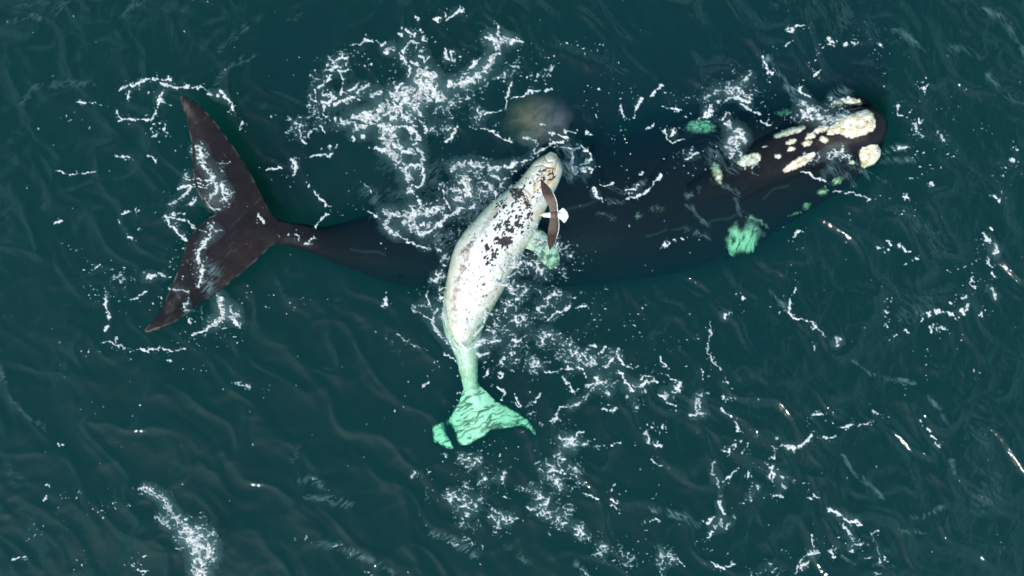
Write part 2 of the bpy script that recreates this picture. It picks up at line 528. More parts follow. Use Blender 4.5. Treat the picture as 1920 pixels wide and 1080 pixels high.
c = mix(c, (0.042, 0.030, 0.029), blob(px, py, 1575, 262, 52, 14, -14, 0.6, 0.3, 111) * sstep(0.02, 0.12, v[:, 2]) * (0.5 + 0.5 * fbm(px / 20, py / 20, 95, 2)))
# old scars, thin and pale
for (ax, ay, bx, by) in [(1030, 400, 1120, 380), (1210, 440, 1290, 425), (1330, 420, 1395, 395), (1430, 370, 1475, 345), (660, 470, 720, 478)]:
    c = mix(c, (0.05, 0.055, 0.06), 0.4 * np.exp(-((seg_dist(px + 6 * pn(px / 30, py / 30, 96), py + 6 * pn(px / 30, py / 30, 97), ax, ay, bx, by)) / 2.0) ** 2))
# pale blazes on the flippers and back
PALE = (0.55, 0.58, 0.52)
la = blob(px, py, 1374, 455, 12, 30, 4, 0.65, 0.5, 101) + blob(px, py, 1405, 447, 18, 32, 12, 0.6, 0.45, 102)
la = np.clip(la + 0.5 * blob(px, py, 1392, 452, 20, 22, 0, 0.5, 0.4, 109), 0, 1) * (v[:, 2] < -0.3) * (v[:, 2] > -0.85)
stripes = sstep(0.0, 0.4, fbm((px + 0.3 * py) / 5.0 + 0.8 * pn(px / 18, py / 18, 113), (py - 0.3 * px) / 24, 103, 2))  # ripple contours of the water above, drawn into the flipper colour
c = mix(c, PALE, la * (0.92 - 0.8 * stripes))
rg = np.exp(-(((np.hypot((px - 1398) * 0.9, py - 446) + 3 * pn(px / 9, py / 9, 104)) - 40) / 1.8) ** 2) * (px > 1405) * (v[:, 2] < -0.3) * (v[:, 2] > -0.72)  # a ripple ring of the water, painted beside the blaze
c = mix(c, PALE, 0.5 * rg)
lb = blob(px, py, 1314, 237, 30, 13, 4, 0.4, 0.35, 105) * (v[:, 2] > -0.9)
c = mix(c, PALE, lb * (0.35 + 0.65 * sstep(-0.2, 0.3, fbm(px / 5, py / 9, 106, 2))))
for (bx, by, rx, ry, s) in [(1197, 404, 8, 7, 0.30), (1231, 391, 15, 7, 0.14)]:
    c = mix(c, PALE, s * blob(px, py, bx, by, rx, ry, 0, 0.6, 0.5, 107) * sstep(-0.2, 0.3, fbm(px / 4, py / 4, 108, 2)))
set_skin(me, c, 0.12 + 0.88 * sstep(-0.1, 0.04, v[:, 2]) * np.clip(0.75 + 0.8 * fbm(px / 24, py / 24, 99, 3), 0.2, 1.3))
mother = empty("right_whale", (2.2, 1.4, 0.0))
tag(mother, "large black adult whale with cream crusty patches on its head and raised dark tail", "whale")
mother_body = link_mesh("body", me, M_mother, mother)
bvh_mother = BVHTree.FromPolygons([tuple(p) for p in v], [tuple(q.vertices) for q in me.polygons])

def ray_z(bvh, x, y):
    hit = bvh.ray_cast(Vector((x, y, 5)), Vector((0, 0, -1)))
    return hit[0].z if hit[0] is not None else None

def callosity(pts, hgt, seed, step=2.2, fade=2.2):
    """a raised crust following the head under it"""
    from mathutils.geometry import delaunay_2d_cdt
    pl = smooth_poly(pts, 5)
    cc = pl.mean(0)
    pl = pl + np.c_[fbm(pl[:, 0] / 6, pl[:, 1] / 6, seed, 2), fbm(pl[:, 0] / 6 + 50, pl[:, 1] / 6, seed, 2)] * 3.0
    x0, y0 = pl.min(0); x1, y1 = pl.max(0)
    gx, gy = np.meshgrid(np.arange(x0, x1, step), np.arange(y0, y1, step)); gx = gx.ravel(); gy = gy.ravel()
    ok = inside(gx, gy, pl); gx, gy = gx[ok], gy[ok]
    d = poly_dist(gx, gy, pl); ok = d > step * 0.5; gx, gy = gx[ok], gy[ok]
    nb = len(pl)
    P = [Vector(p) for p in pl] + [Vector((a, b)) for a, b in zip(gx, gy)]
    vo, eo, fo, *_r = delaunay_2d_cdt(P, [(i, (i + 1) % nb) for i in range(nb)], [list(range(nb))], 1, 1e-5)
    xs = np.array([q.x for q in vo]); ys = np.array([q.y for q in vo])
    d = poly_dist(xs, ys, pl)
    lump = 0.75 + 0.35 * fbm(xs / 14, ys / 14, seed + 3, 2)
    up = hgt * (1 - np.exp(-d / 4.0)) * lump
    zg = 0.0
    V = []
    zs = []
    for i in range(len(xs)):
        x, y, _ = W(xs[i], ys[i], zg)
        z = ray_z(bvh_mother, x, y)
        z = -0.8 if z is None else z
        x, y, _ = W(xs[i], ys[i], z)
        z2 = ray_z(bvh_mother, x, y)
        z = z if z2 is None else z2
        zs.append(max(z, -1.15)); V.append((x, y, zs[-1] + up[i] + 0.004))
    n = len(V)
    V += [(a, b, zs[i] - 0.06) for i, (a, b, _c) in enumerate(V)]
    F = []; ec = set()
    for f in fo:
        f = list(f)
        a = sum(xs[f[k]] * ys[f[(k + 1) % len(f)]] - xs[f[(k + 1) % len(f)]] * ys[f[k]] for k in range(len(f)))
        if a > 0: f.reverse()
        F.append(f); F.append([i + n for i in reversed(f)])
        for k in range(len(f)): ec.add((f[k], f[(k + 1) % len(f)]))
    for (a, b) in ec:
        if (b, a) not in ec: F.append([b, a, a + n, b + n])
    mm = bpy.data.meshes.new("callosity"); mm.from_pydata(V, [], F); mm.update()
    rimv = np.clip((1.0 if fade < 4 else 1.25) - d / fade + (0.9 if fade < 4 else 1.3) * fbm(xs / 5.5, ys / 5.5, seed + 7, 3), 0, 1)
    ra = mm.attributes.new("rim", 'FLOAT', 'POINT'); ra.data.foreach_set("value", np.r_[rimv, np.ones(len(V) - n)].astype(np.float32))
    for p in mm.polygons: p.use_smooth = True
    return link_mesh("callosity", mm, M_call, mother)

def ell(cx, cy, rx, ry, ang, n=12):
    a = math.radians(ang); res = []
    for i in range(n):
        t = 2 * math.pi * i / n; r = 1 + random.uniform(-0.13, 0.13)
        u, w = rx * r * math.cos(t), ry * r * math.sin(t)
        res.append((cx + u * math.cos(a) - w * math.sin(a), cy + u * math.sin(a) + w * math.cos(a)))
    return res

bonnet = callosity([(1549, 250), (1557, 235), (1575, 222), (1600, 211), (1620, 206), (1633, 210), (1640, 222), (1641, 237), (1635, 247), (1620, 254), (1601, 259), (1587, 259), (1580, 254), (1571, 251), (1560, 255)], 0.07, 120)
bonnet["label"] = "largest cream callosity, covering the tip of the snout"
callosity([(1609, 291), (1617, 276), (1634, 271), (1651, 274), (1652, 290), (1640, 307), (1617, 317), (1612, 304)], 0.05, 121)
for i, (cx, cy, rx, ry, an) in enumerate([
    (1541, 242, 18, 7.5, -20), (1520, 255, 11, 7, -10), (1546, 262, 10.5, 7.5, 10), (1484, 266, 11, 6, -15), (1483, 280, 9.5, 6, -10),
    (1513, 268, 11, 6.5, -15), (1478, 247, 33, 8, -18), (1500, 304, 37, 9, -31), (1458, 293, 8, 5, -15), (1405, 300, 24, 11, -17),
    (1435, 274, 7, 3.5, -10), (1344, 323, 11, 22, -22), (1596, 305, 8, 6, -10), (1570, 339, 12, 7.5, -25), (1544, 359, 12, 7.5, -20),
    (1514, 386, 10.5, 7.5, -30), (1491, 401, 13, 3.2, -18), (1598, 191, 22, 8, 8), (1571, 194, 13, 8, -5), (1470, 209, 16, 8, -5)]):
    callosity(ell(cx, cy, rx, ry, an), 0.022, 130 + i, fade=6.0 if i in (11, 13, 14, 15, 16, 18, 19) else 3.0)

# ------------------------------------------------------------------ the calf
crow = [
    (1034, 286, 1040, 288, 0.02, -0.12), (1024, 289, 1047, 295, 0.10, -0.26), (1003, 302, 1055, 318, 0.20, -0.36), (985, 323, 1048, 342, 0.24, -0.40), (968, 343, 1037, 365, 0.25, -0.44),
    (944, 361, 1025, 390, 0.28, -0.46), (918, 382, 1014, 412, 0.32, -0.48), (894, 408, 1003, 436, 0.35, -0.5), (872, 432, 991, 456, 0.36, -0.5),
    (855, 458, 977, 480, 0.36, -0.5), (845, 487, 962, 505, 0.35, -0.5), (838, 520, 950, 532, 0.33, -0.52), (832, 555, 935, 560, 0.27, -0.55),
    (830, 590, 917, 591, 0.16, -0.58), (833, 622, 904, 622, 0.05, -0.58), (847, 652, 898, 655, -0.07, -0.58), (857, 680, 896, 682, -0.17, -0.55),
    (863, 706, 896, 708, -0.26, -0.52), (871, 735, 902, 733, -0.30, -0.5), (880, 760, 912, 758, -0.34, -0.50), (888, 780, 914, 778, -0.40, -0.50)]
cf = [(868, 731), (862, 751), (850, 768), (843, 782), (832, 788), (823, 792), (813, 798), (810, 808), (813, 822), (824, 834), (840, 839), (850, 841), (846, 827), (839, 815), (837, 804), (843, 798), (847, 801), (853, 814), (860, 831), (874, 836),
      (891, 827), (909, 818), (921, 806), (938, 804), (958, 803), (979, 798), (994, 808), (1005, 813), (1000, 799), (990, 788), (972, 773), (951, 762), (930, 752), (914, 735), (898, 724), (880, 724)]
def cf_z(x, y):
    gap = np.exp(-(seg_dist(x, y, 834, 786, 846, 808) / 7.0) ** 2)
    return -0.40 - 0.26 * np.clip(np.abs(x - 898) / 90 - 0.15, 0, 1) - 0.5 * gap
CF_TAIL = cf
calf_fl = plate(cf, cf_z, lambda d: 0.020 + 0.035 * (1 - np.exp(-d / 14.0)), 5)
calf_flip = plate([(982, 462), (996, 442), (1014, 432), (1032, 446), (1045, 466), (1050, 488), (1040, 502), (1027, 502), (1014, 488), (1000, 472)],
                  lambda x, y: -0.16 - 0.24 * np.clip((x + y - 1440) / 110, 0, 1), lambda d: 0.02 + 0.05 * (1 - np.exp(-d / 10.0)), 5)
calf_flip2 = plate([(900, 404), (880, 414), (862, 418), (850, 428), (858, 440), (880, 440), (905, 425)],
                   lambda x, y: -0.55 + 0 * x, lambda d: 0.02 + 0.05 * (1 - np.exp(-d / 10.0)), 5)
snout = spine_rows([(1038, 287, 7, 0.05, -0.1), (1034, 297, 13, 0.19, -0.2), (1026, 316, 15, 0.275, -0.2), (1016, 340, 15, 0.30, -0.2), (1005, 365, 14, 0.31, -0.2), (990, 390, 10, 0.31, -0.2)])
me = fuse("whale_calf", [loft(crow, 110, 44, 0.62, 1.12), loft(snout, 40, 24, 0.5, 0.95), calf_fl, calf_flip, calf_flip2], 0.0125, 4)
v = refract(verts_np(me), 0.11)
px, py = plan(v)
def curve_d(pts):
    d = np.full(px.shape, 1e9)
    wx = px + 3.0 * pn(px / 14, py / 14, 150); wy = py + 3.0 * pn(px / 14 + 40, py / 14, 151)
    for a, b in zip(pts[:-1], pts[1:]):
        d = np.minimum(d, seg_dist(wx, wy, a[0], a[1], b[0], b[1]))
    return d
topside = v[:, 2] > -0.35
folds = [([(1000, 327), (1003, 345), (999, 368), (994, 385)], 2.0), ([(1005, 310), (1024, 312), (1042, 316)], 1.6), ([(1046, 300), (1043, 318), (1036, 338)], 1.6),
         ([(972, 349), (985, 356), (996, 366)], 1.8), ([(1020, 292), (1026, 302), (1038, 303)], 1.2), ([(950, 470), (962, 480), (958, 492)], 2.2), ([(938, 500), (948, 512), (940, 528)], 2.0),
         ([(892, 560), (910, 556), (930, 542), (940, 530)], 2.4), ([(900, 572), (916, 566), (930, 556)], 2.0), ([(868, 640), (880, 634), (893, 628)], 2.0)]
fold = np.zeros(len(v))
for pts, w in folds:
    fold = np.maximum(fold, np.exp(-(curve_d(pts) / w) ** 2))
v[:, 2] -= 0.022 * fold * (v[:, 2] > -0.05)
v[:, 2] += 0.010 * fbm(px / 16, py / 16, 152, 3) * (v[:, 2] > -0.3)
set_verts(me, v)
c = np.tile(np.array([0.74, 0.71, 0.67]), (len(v), 1))
headness = sstep(395, 330, py + 0.25 * (px - 1000))
warm = sstep(-0.25, 0.5, fbm(px / 24, py / 24, 153, 3))
c = mix(c, (0.54, 0.36, 0.19), (0.12 + 0.88 * warm) * (0.14 + 0.74 * headness))
c = mix(c, (0.80, 0.77, 0.72), headness * blob(px, py, 985, 345, 9, 16, 30, 0.8, 0.5, 188))
c = mix(c, (0.72, 0.44, 0.16), 0.85 * blob(px, py, 1034, 340, 14, 10, -50, 0.8, 0.5, 154) + 0.5 * blob(px, py, 1040, 318, 10, 16, 20, 0.8, 0.5, 155) + 0.5 * blob(px, py, 1008, 400, 12, 14, 0, 0.9, 0.5, 156))
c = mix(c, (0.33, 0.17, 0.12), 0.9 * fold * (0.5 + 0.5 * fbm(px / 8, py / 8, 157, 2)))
flank = sstep(14, 34, curve_d([(935, 385), (905, 420), (880, 460), (868, 500), (862, 560), (860, 600)])) * 0
# flanks and tail stock painted greyer: side shading and shallow-water tint in the colour
edge = np.zeros(len(v))
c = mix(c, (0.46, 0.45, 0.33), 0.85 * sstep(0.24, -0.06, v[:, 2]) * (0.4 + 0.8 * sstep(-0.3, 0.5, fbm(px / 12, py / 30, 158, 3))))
c = mix(c, (0.50, 0.49, 0.42), 0.8 * blob(px, py, 955, 482, 16, 22, 20, 0.7, 0.6, 159) + 0.6 * blob(px, py, 880, 620, 26, 16, 0, 0.8, 0.7, 160) + 0.7 * blob(px, py, 922, 556, 22, 9, -30, 0.7, 0.6, 161))
gm = sstep(0.05, 0.55, fbm(px / 13, py / 17, 181, 4))
c = mix(c, (0.50, 0.47, 0.43), 0.55 * gm)
c = mix(c, (0.36, 0.30, 0.26), 0.6 * sstep(0.32, 0.5, fbm(px / 4.5, py / 6, 182, 3)) * sstep(0.0, 0.5, fbm(px / 30, py / 30, 183, 2)))
dl = np.full(px.shape, 1e9)
_le = [(1003, 302), (985, 323), (968, 343), (944, 361), (918, 382), (894, 408), (872, 432), (855, 458), (845, 487), (838, 520), (832, 555), (830, 590), (833, 622)]
for a_, b_ in zip(_le[:-1], _le[1:]): dl = np.minimum(dl, seg_dist(px + 5 * fbm(px / 20, py / 20, 184, 2), py, a_[0], a_[1], b_[0], b_[1]))
c = mix(c, (0.50, 0.46, 0.33), 0.62 * sstep(30, 8, dl) * np.clip(0.65 + 0.7 * fbm(px / 9 + py / 14, py / 22, 185, 3), 0, 1))  # left edge tinted as if under shallow water
dr = np.full(px.shape, 1e9)
_re = [(1024, 390), (1014, 412), (1003, 436), (991, 456), (977, 480), (962, 505), (950, 532), (935, 560), (917, 591), (904, 622)]
for a_, b_ in zip(_re[:-1], _re[1:]): dr = np.minimum(dr, seg_dist(px + 5 * fbm(px / 20, py / 20, 186, 2), py, a_[0], a_[1], b_[0], b_[1]))
c = mix(c, (0.42, 0.39, 0.31), 0.7 * sstep(34, 6, dr) * np.clip(0.5 + 1.1 * fbm(px / 9 - py / 16, py / 18, 187, 3), 0, 1))  # right edge darkened, side shading in the colour
# brown marks in a chain down the left of the back
for (bx, by, rx, ry, an, s) in [(930, 396, 9, 6, -55, .55), (917, 414, 12, 5, -55, .5), (905, 432, 9, 4, -50, .4), (882, 459, 12, 4.5, -50, 1.0), (876, 473, 9, 6, -40, .55), (873, 484, 6, 5, 0, .6),
                                (869, 502, 6, 7, 10, .7), (859, 524, 9, 6, -20, .6), (856, 545, 7, 7, 0, .65), (851, 562, 5, 8, 10, .6), (852, 580, 5, 6, 0, .65), (854, 592, 4, 4, 0, .5), (852, 604, 5, 4, 0, .4), (868, 470, 10, 3, -50, .8)]:
    c = mix(c, (0.17, 0.075, 0.05) if s < 0.9 else (0.05, 0.035, 0.04), s * blob(px, py, bx, by, rx * 1.25, ry * 1.15, an, 0.7, 1.0, 162 + int(bx)) * np.clip(1.25 * (0.45 + 0.55 * sstep(-0.35, 0.2, fbm(px / 5, py / 6, 168, 2))), 0, 1) * topside)
c = mix(c, (0.40, 0.25, 0.17), 0.55 * np.exp(-(curve_d([(930, 392), (906, 428), (882, 462), (868, 500), (858, 540), (853, 575), (854, 606)]) / 5.0) ** 2) * sstep(-0.15, 0.45, fbm(px / 9, py / 14, 169, 3)) * topside)
# black spots
rs = np.random.default_rng(5)
def spots(poly, n, rmin, rmax, stretch, ang, seed, dark=(0.030, 0.022, 0.028)):
    global c
    r = np.random.default_rng(seed)
    poly = np.array(poly, float); x0, y0 = poly.min(0); x1, y1 = poly.max(0)
    k = 0; tries = 0
    while k < n and tries < n * 30:
        tries += 1
        sx, sy = r.uniform(x0, x1), r.uniform(y0, y1)
        if not inside(np.array([sx]), np.array([sy]), poly)[0]: continue
        k += 1
        rad = rmin + (rmax - rmin) * r.random() ** 2.2
        m_ = (np.abs(px - sx) < rad * 4) & (np.abs(py - sy) < rad * 4) & topside
        if not m_.any(): continue
        idx = np.nonzero(m_)[0]
        a = math.radians(ang + r.normal(0, 22)); st = stretch * r.uniform(0.8, 1.3)
        u = ((px[idx] - sx) * math.cos(a) + (py[idx] - sy) * math.sin(a)) / (rad * st)
        w = (-(px[idx] - sx) * math.sin(a) + (py[idx] - sy) * math.cos(a)) / rad
        q = np.hypot(u, w) + 0.35 * pn(px[idx] / (rad * 1.2), py[idx] / (rad * 1.2), 163)
        f = 1 - sstep(0.75, 1.1, q)
        c[idx] = c[idx] * (1 - f[:, None]) + np.array(dark)[None, :] * f[:, None]
spots([(955, 356), (972, 350), (992, 372), (996, 392), (978, 382), (962, 372)], 80, 0.9, 2.0, 2.4, 40, 1)
spots([(960, 352), (975, 352), (985, 366), (966, 364)], 5, 1.8, 3.2, 2.4, 35, 2)
spots([(930, 380), (958, 366), (1000, 398), (998, 425), (975, 440), (935, 440), (920, 420), (930, 398)], 130, 1.2, 2.9, 1.4, -50, 3)
spots([(925, 410), (960, 400), (975, 420), (960, 445), (930, 440)], 9, 2.2, 4.6, 1.5, -20, 4)
spots([(905, 440), (960, 440), (950, 470), (935, 500), (915, 500), (900, 470)], 52, 1.3, 3.7, 1.4, -60, 5)
spots([(930, 448), (960, 445), (962, 456), (935, 458)], 12, 2.0, 4.5, 2.5, -15, 6)
spots([(880, 440), (1000, 400), (990, 450), (940, 540), (870, 560), (850, 500)], 150, 0.7, 1.4, 1.5, -50, 12, (0.10, 0.07, 0.06))
spots([(895, 500), (925, 505), (915, 560), (890, 560)], 7, 1.2, 2.2, 1.4, -60, 7)
spots([(1000, 345), (1010, 318), (1035, 312), (1044, 330), (1030, 340), (1015, 345)], 60, 0.8, 1.7, 2.2, -40, 8)
spots([(1000, 340), (1016, 345), (1006, 380), (994, 372)], 14, 1.0, 1.8, 1.8, -60, 9)
spots([(985, 330), (998, 340), (990, 360), (975, 350)], 9, 0.9, 1.8, 1.8, -60, 10)
spots([(868, 560), (905, 560), (900, 640), (860, 640)], 16, 0.9, 2.0, 1.5, -60, 11)
# water-refraction lines painted dark on the tail flukes; dark mottling on the flipper
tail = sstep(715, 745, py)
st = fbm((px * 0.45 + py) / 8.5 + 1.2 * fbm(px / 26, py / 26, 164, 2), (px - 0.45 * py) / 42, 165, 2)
c = mix(c, (0.05, 0.08, 0.07), tail * sstep(0.16, 0.26, st) * (1 - sstep(0.34, 0.50, st)) * 0.8)  # thin dark lines imitate refraction by the ripples
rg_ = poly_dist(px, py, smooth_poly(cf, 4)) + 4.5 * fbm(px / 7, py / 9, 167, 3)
c = mix(c, (0.03, 0.06, 0.06), tail * sstep(745, 765, py) * sstep(4.0, 0.5, rg_) * 0.9)  # dark ragged rim imitates an outline broken by ripples
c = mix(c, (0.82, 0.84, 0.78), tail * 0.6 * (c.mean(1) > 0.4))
c = mix(c, (0.05, 0.08, 0.07), tail * 0.7 * (np.exp(-(curve_d([(852, 800), (880, 790), (905, 782)]) / 2.5) ** 2) + np.exp(-(curve_d([(905, 808), (930, 796), (968, 796)]) / 3.5) ** 2) + np.exp(-(curve_d([(858, 822), (880, 806), (902, 800)]) / 2.0) ** 2)))  # more refraction contours painted along the lobes
flp = sstep(995, 1008, px) * sstep(428, 440, py)
c = mix(c, (0.06, 0.07, 0.06), flp * sstep(-0.22, 0.16, fbm(px / 10, py / 14, 166, 3)) * 0.85)
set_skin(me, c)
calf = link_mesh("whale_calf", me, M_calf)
tag(calf, "white whale calf with black spots and a sunken green-tinged tail, lying across the adult's back", "whale")
bvh_calf = BVHTree.FromPolygons([tuple(p) for p in v], [tuple(q.vertices) for q in me.polygons])

# ------------------------------------------------------------------ the gull
GZ = 1.35
wing_pts = [(1014, 337), (1019, 340), (1024, 345), (1030, 351), (1036, 358), (1041, 368), (1045, 380), (1046, 391), (1047, 402),
            (1048, 412), (1049, 422), (1048, 433), (1045, 444), (1041, 453), (1036, 461), (1031, 469), (1028, 462), (1026, 450), (1027, 437), (1029, 423), (1031, 410), (1032, 402),
            (1031, 394), (1027, 383), (1021, 373), (1017, 363), (1014, 350)]
def GW(x, y, z): return W(x, y, z)
def wing_z(x, y):
    s = np.abs(y - 402) / 66
    return GZ + 0.10 * np.sin(np.clip(s, 0, 1) * 2.0) + 0.02 * (1039 - x) / 10
wings = plate(wing_pts, wing_z, lambda d: 0.010 + 0.012 * (1 - np.exp(-d / 3.5)), 2.0, 4)
tail_fan = plate([(1044, 398), (1050, 394), (1055, 389.5), (1060, 393), (1064, 398.5), (1066, 406), (1063, 412), (1058, 418), (1052, 412), (1044, 408)],
                 lambda x, y: GZ - 0.01 + 0 * x, lambda d: 0.010 + 0.006 * (1 - np.exp(-d / 3)), 2.0, 3)
torso = spine_rows([(1016.5, 403, 1.2, GZ + 0.02, GZ - 0.02), (1019, 403, 4.0, GZ + 0.045, GZ - 0.04), (1023, 403, 4.6, GZ + 0.055, GZ - 0.045), (1027, 403, 4.6, GZ + 0.055, GZ - 0.05), (1033, 403, 6.5, GZ + 0.07, GZ - 0.08),
                    (1040, 403, 7, GZ + 0.065, GZ - 0.085), (1047, 403, 5.5, GZ + 0.045, GZ - 0.06), (1054, 403.5, 3.5, GZ + 0.02, GZ - 0.03)])
me = fuse("body", [wings, tail_fan, loft(torso, 40, 20, 0.5, 1.0)], 0.0065, 2)
v = verts_np(me); px, py = plan(v)
c = np.tile(np.array([0.80, 0.79, 0.78]), (len(v), 1))
wpl = smooth_poly(wing_pts, 4)
inw = inside(px, py, wpl)
wd = poly_dist(px, py, wpl)
s = np.abs(py - 402) / 66
# distance to the trailing edge (right side) decides the white band
te = np.array([(1030, 351), (1036, 358), (1041, 368), (1045, 380), (1046, 391), (1047, 402), (1048, 412), (1049, 422), (1048, 433), (1045, 444), (1041, 453)], float)
dte = np.full(px.shape, 1e9)
for a, b in zip(te[:-1], te[1:]): dte = np.minimum(dte, seg_dist(px, py, a[0], a[1], b[0], b[1]))
dark = inw & (v[:, 2] > GZ - 0.03) & (px > 1014)
fan = np.where(py < 402, np.arctan2(py - 372, px - 1018), np.arctan2(py - 432, px - 1030))
feath = 0.5 + 0.5 * np.sin(fan * 34)
brown = np.array([0.115, 0.075, 0.060])
wc = np.tile(brown, (len(v), 1)) * (0.85 + 0.35 * fbm(px / 5, py / 5, 171, 2))[:, None]
outer = sstep(0.38, 0.62, s)
wc = mix(wc, (0.020, 0.013, 0.012), outer * (0.30 + 0.65 * feath))
wc = mix(wc, (0.24, 0.17, 0.14), 0.6 * (1 - outer) * feath * sstep(0, 8, 1046 - px))
wc = mix(wc, (0.78, 0.76, 0.75), (dte < 1.3 + 0.5 * fbm(px / 3, py / 3, 172, 1)) * sstep(0.75, 0.55, s))
c[dark] = wc[dark]
headzone = (px < 1030) & (np.abs(py - 403) < 5.5)
c[headzone] = (0.82, 0.81, 0.80)
tl = px > 1049.5
tf = 0.5 + 0.5 * np.sin(np.arctan2(py - 404, px - 1036) * 22)
c[tl] = (np.array([[0.84, 0.83, 0.84]]) * (0.80 + 0.20 * tf[tl])[:, None])
set_skin(me, c)
gull = empty("gull", W(1038, 403, GZ))
tag(gull, "gull with dark brown wings and white head and tail, gliding above the white calf's head", "bird")
link_mesh("body", me, M_gull, gull)
def plain(name, colr, rough=0.4):
    m, nt, out = mat_new(name)
    p = nt.nodes.new("ShaderNodeBsdfPrincipled"); p.inputs["Roughness"].default_value = rough
    n_ = N(nt, "ShaderNodeTexNoise", Scale=40.0, Detail=3.0)
    r_ = nt.nodes.new("ShaderNodeValToRGB")
    r_.color_ramp.elements[0].color = tuple(0.8 * q for q in colr) + (1,); r_.color_ramp.elements[1].color = tuple(colr) + (1,)
    nt.links.new(n_.outputs["Fac"], r_.inputs[0]); nt.links.new(r_.outputs[0], p.inputs["Base Color"])
    nt.links.new(p.outputs[0], out.inputs["Surface"])
    return m
bill = loft(spine_rows([(1010.5, 403.2, 0.4, GZ + 0.0, GZ - 0.022), (1012, 403.1, 1.0, GZ + 0.015, GZ - 0.025), (1015, 403, 1.4, GZ + 0.022, GZ - 0.02), (1018, 403, 1.6, GZ + 0.028, GZ - 0.02)]), 14, 12, 0.5, 1.0)
me = bpy.data.meshes.new("bill"); me.from_pydata(bill[0], [], bill[1]); me.update()
link_mesh("bill", me, plain("yellow_bill", (0.75, 0.55, 0.12)), gull)
for sy in (-1, 1):
    bm = bmesh.new(); bmesh.ops.create_uvsphere(bm, u_segments=10, v_segments=8, radius=0.006)
    ex, ey, ez = W(1020.3, 403 + sy * 3.6, GZ + 0.026)
    for q in bm.verts: q.co += Vector((ex, ey, ez))
    me = bpy.data.meshes.new("eye"); bm.to_mesh(me); bm.free()
    link_mesh("eye", me, plain("dark_eye", (0.02, 0.02, 0.02), 0.1), gull)

# ------------------------------------------------------------------ the sea: its surface
def hits(xs, ys):
    zz = np.full(len(xs), -99.0)
    dn = Vector((0, 0, -1))
    for i in range(len(xs)):
        o = Vector((xs[i], ys[i], 5))
        for b in (bvh_mother, bvh_calf):
            hitp = b.ray_cast(o, dn)[0]
            if hitp is not None and hitp.z > zz[i]: zz[i] = hitp.z
    return zz

SX, SY, ST = 15.0, 10.0, 0.04
nx, ny = int(2 * SX / ST) + 1, int(2 * SY / ST) + 1
ax = np.linspace(-SX, SX, nx); ay = np.linspace(-SY, SY, ny)
GX, GY = np.meshgrid(ax, ay)
fade = sstep(SX, SX - 2, np.abs(GX)) * sstep(SY, SY - 2, np.abs(GY))
GZ_ = waves(GX.ravel(), GY.ravel()).reshape(GX.shape) * fade
# where a whale lies at or just under the surface its wet back is what one sees
cs = 3
cx_, cy_ = GX[::cs, ::cs], GY[::cs, ::cs]
hz = hits(cx_.ravel(), cy_.ravel()).reshape(cx_.shape)
solid = (hz > -1.5).astype(np.float32)
soft = blur(solid, 2)
near = np.repeat(np.repeat(soft, cs, 0), cs, 1)[:ny, :nx]
near = blur(near, 3)
refl = 1 - sstep(0.02, 0.5, near)
keep = near < 0.62
vid = np.arange(nx * ny).reshape(ny, nx)
q = np.stack([vid[:-1, :-1], vid[:-1, 1:], vid[1:, 1:], vid[1:, :-1]], -1)
kq = keep[:-1, :-1] | keep[:-1, 1:] | keep[1:, 1:] | keep[1:, :-1]
q = q[kq]
used, inv = np.unique(q, return_inverse=True); q = inv.reshape(q.shape)
P = np.c_[GX.ravel(), GY.ravel(), GZ_.ravel()][used]
R = refl.ravel()[used]
# the open sea round about, out to the horizon
o = len(P); B = 790.0
ring = [(-SX, -SY, 0), (SX, -SY, 0), (SX, SY, 0), (-SX, SY, 0), (-B, -B, 0), (B, -B, 0), (B, B, 0), (-B, B, 0)]
P = np.r_[P, np.array(ring, float)]; R = np.r_[R, np.ones(8)]
F = [list(a) for a in q] + [[o + i, o + 4 + i, o + 4 + (i + 1) % 4, o + (i + 1) % 4] for i in range(4)]
me = bpy.data.meshes.new("sea_surface"); me.from_pydata(P.tolist(), [], F); me.update()
for p in me.polygons: p.use_smooth = True
at = me.attributes.new("open_water", 'FLOAT', 'POINT'); at.data.foreach_set("value", R.astype(np.float32))
m, nt, out = mat_new("sea_surface")
co = nt.nodes.new("ShaderNodeTexCoord")
mp = N(nt, "ShaderNodeMapping"); mp.inputs["Rotation"].default_value = (0, 0, math.radians(-44)); mp.inputs["Scale"].default_value = (1.9, 1.0, 1.0)
nt.links.new(co.outputs["Object"], mp.inputs["Vector"])
b1 = N(nt, "ShaderNodeTexNoise", Scale=3.0, Detail=3.0, Roughness=0.5, Distortion=0.6)
nt.links.new(mp.outputs[0], b1.inputs["Vector"])
bp = N(nt, "ShaderNodeBump", Strength=1.0, Distance=0.032)
# cat's-paws: rippled and calm patches of sea
b2 = N(nt, "ShaderNodeTexNoise", Scale=0.30, Detail=3.0, Roughness=0.6)
nt.links.new(co.outputs["Object"], b2.inputs["Vector"])
sxy = nt.nodes.new("ShaderNodeSeparateXYZ"); nt.links.new(co.outputs["Object"], sxy.inputs[0])
wx_ = N(nt, "ShaderNodeMath", operation='MULTIPLY_ADD'); wx_.inputs[1].default_value = 0.020; nt.links.new(sxy.outputs["X"], wx_.inputs[0]); nt.links.new(b2.outputs["Fac"], wx_.inputs[2])
wy_ = N(nt, "ShaderNodeMath", operation='MULTIPLY_ADD'); wy_.inputs[1].default_value = 0.022; nt.links.new(sxy.outputs["Y"], wy_.inputs[0]); nt.links.new(wx_.outputs[0], wy_.inputs[2])
pm = N(nt, "ShaderNodeMapRange"); pm.inputs["From Min"].default_value = 0.42; pm.inputs["From Max"].default_value = 0.72; pm.inputs["To Min"].default_value = 0.22; pm.inputs["To Max"].default_value = 1.0
nt.links.new(wy_.outputs[0], pm.inputs["Value"])
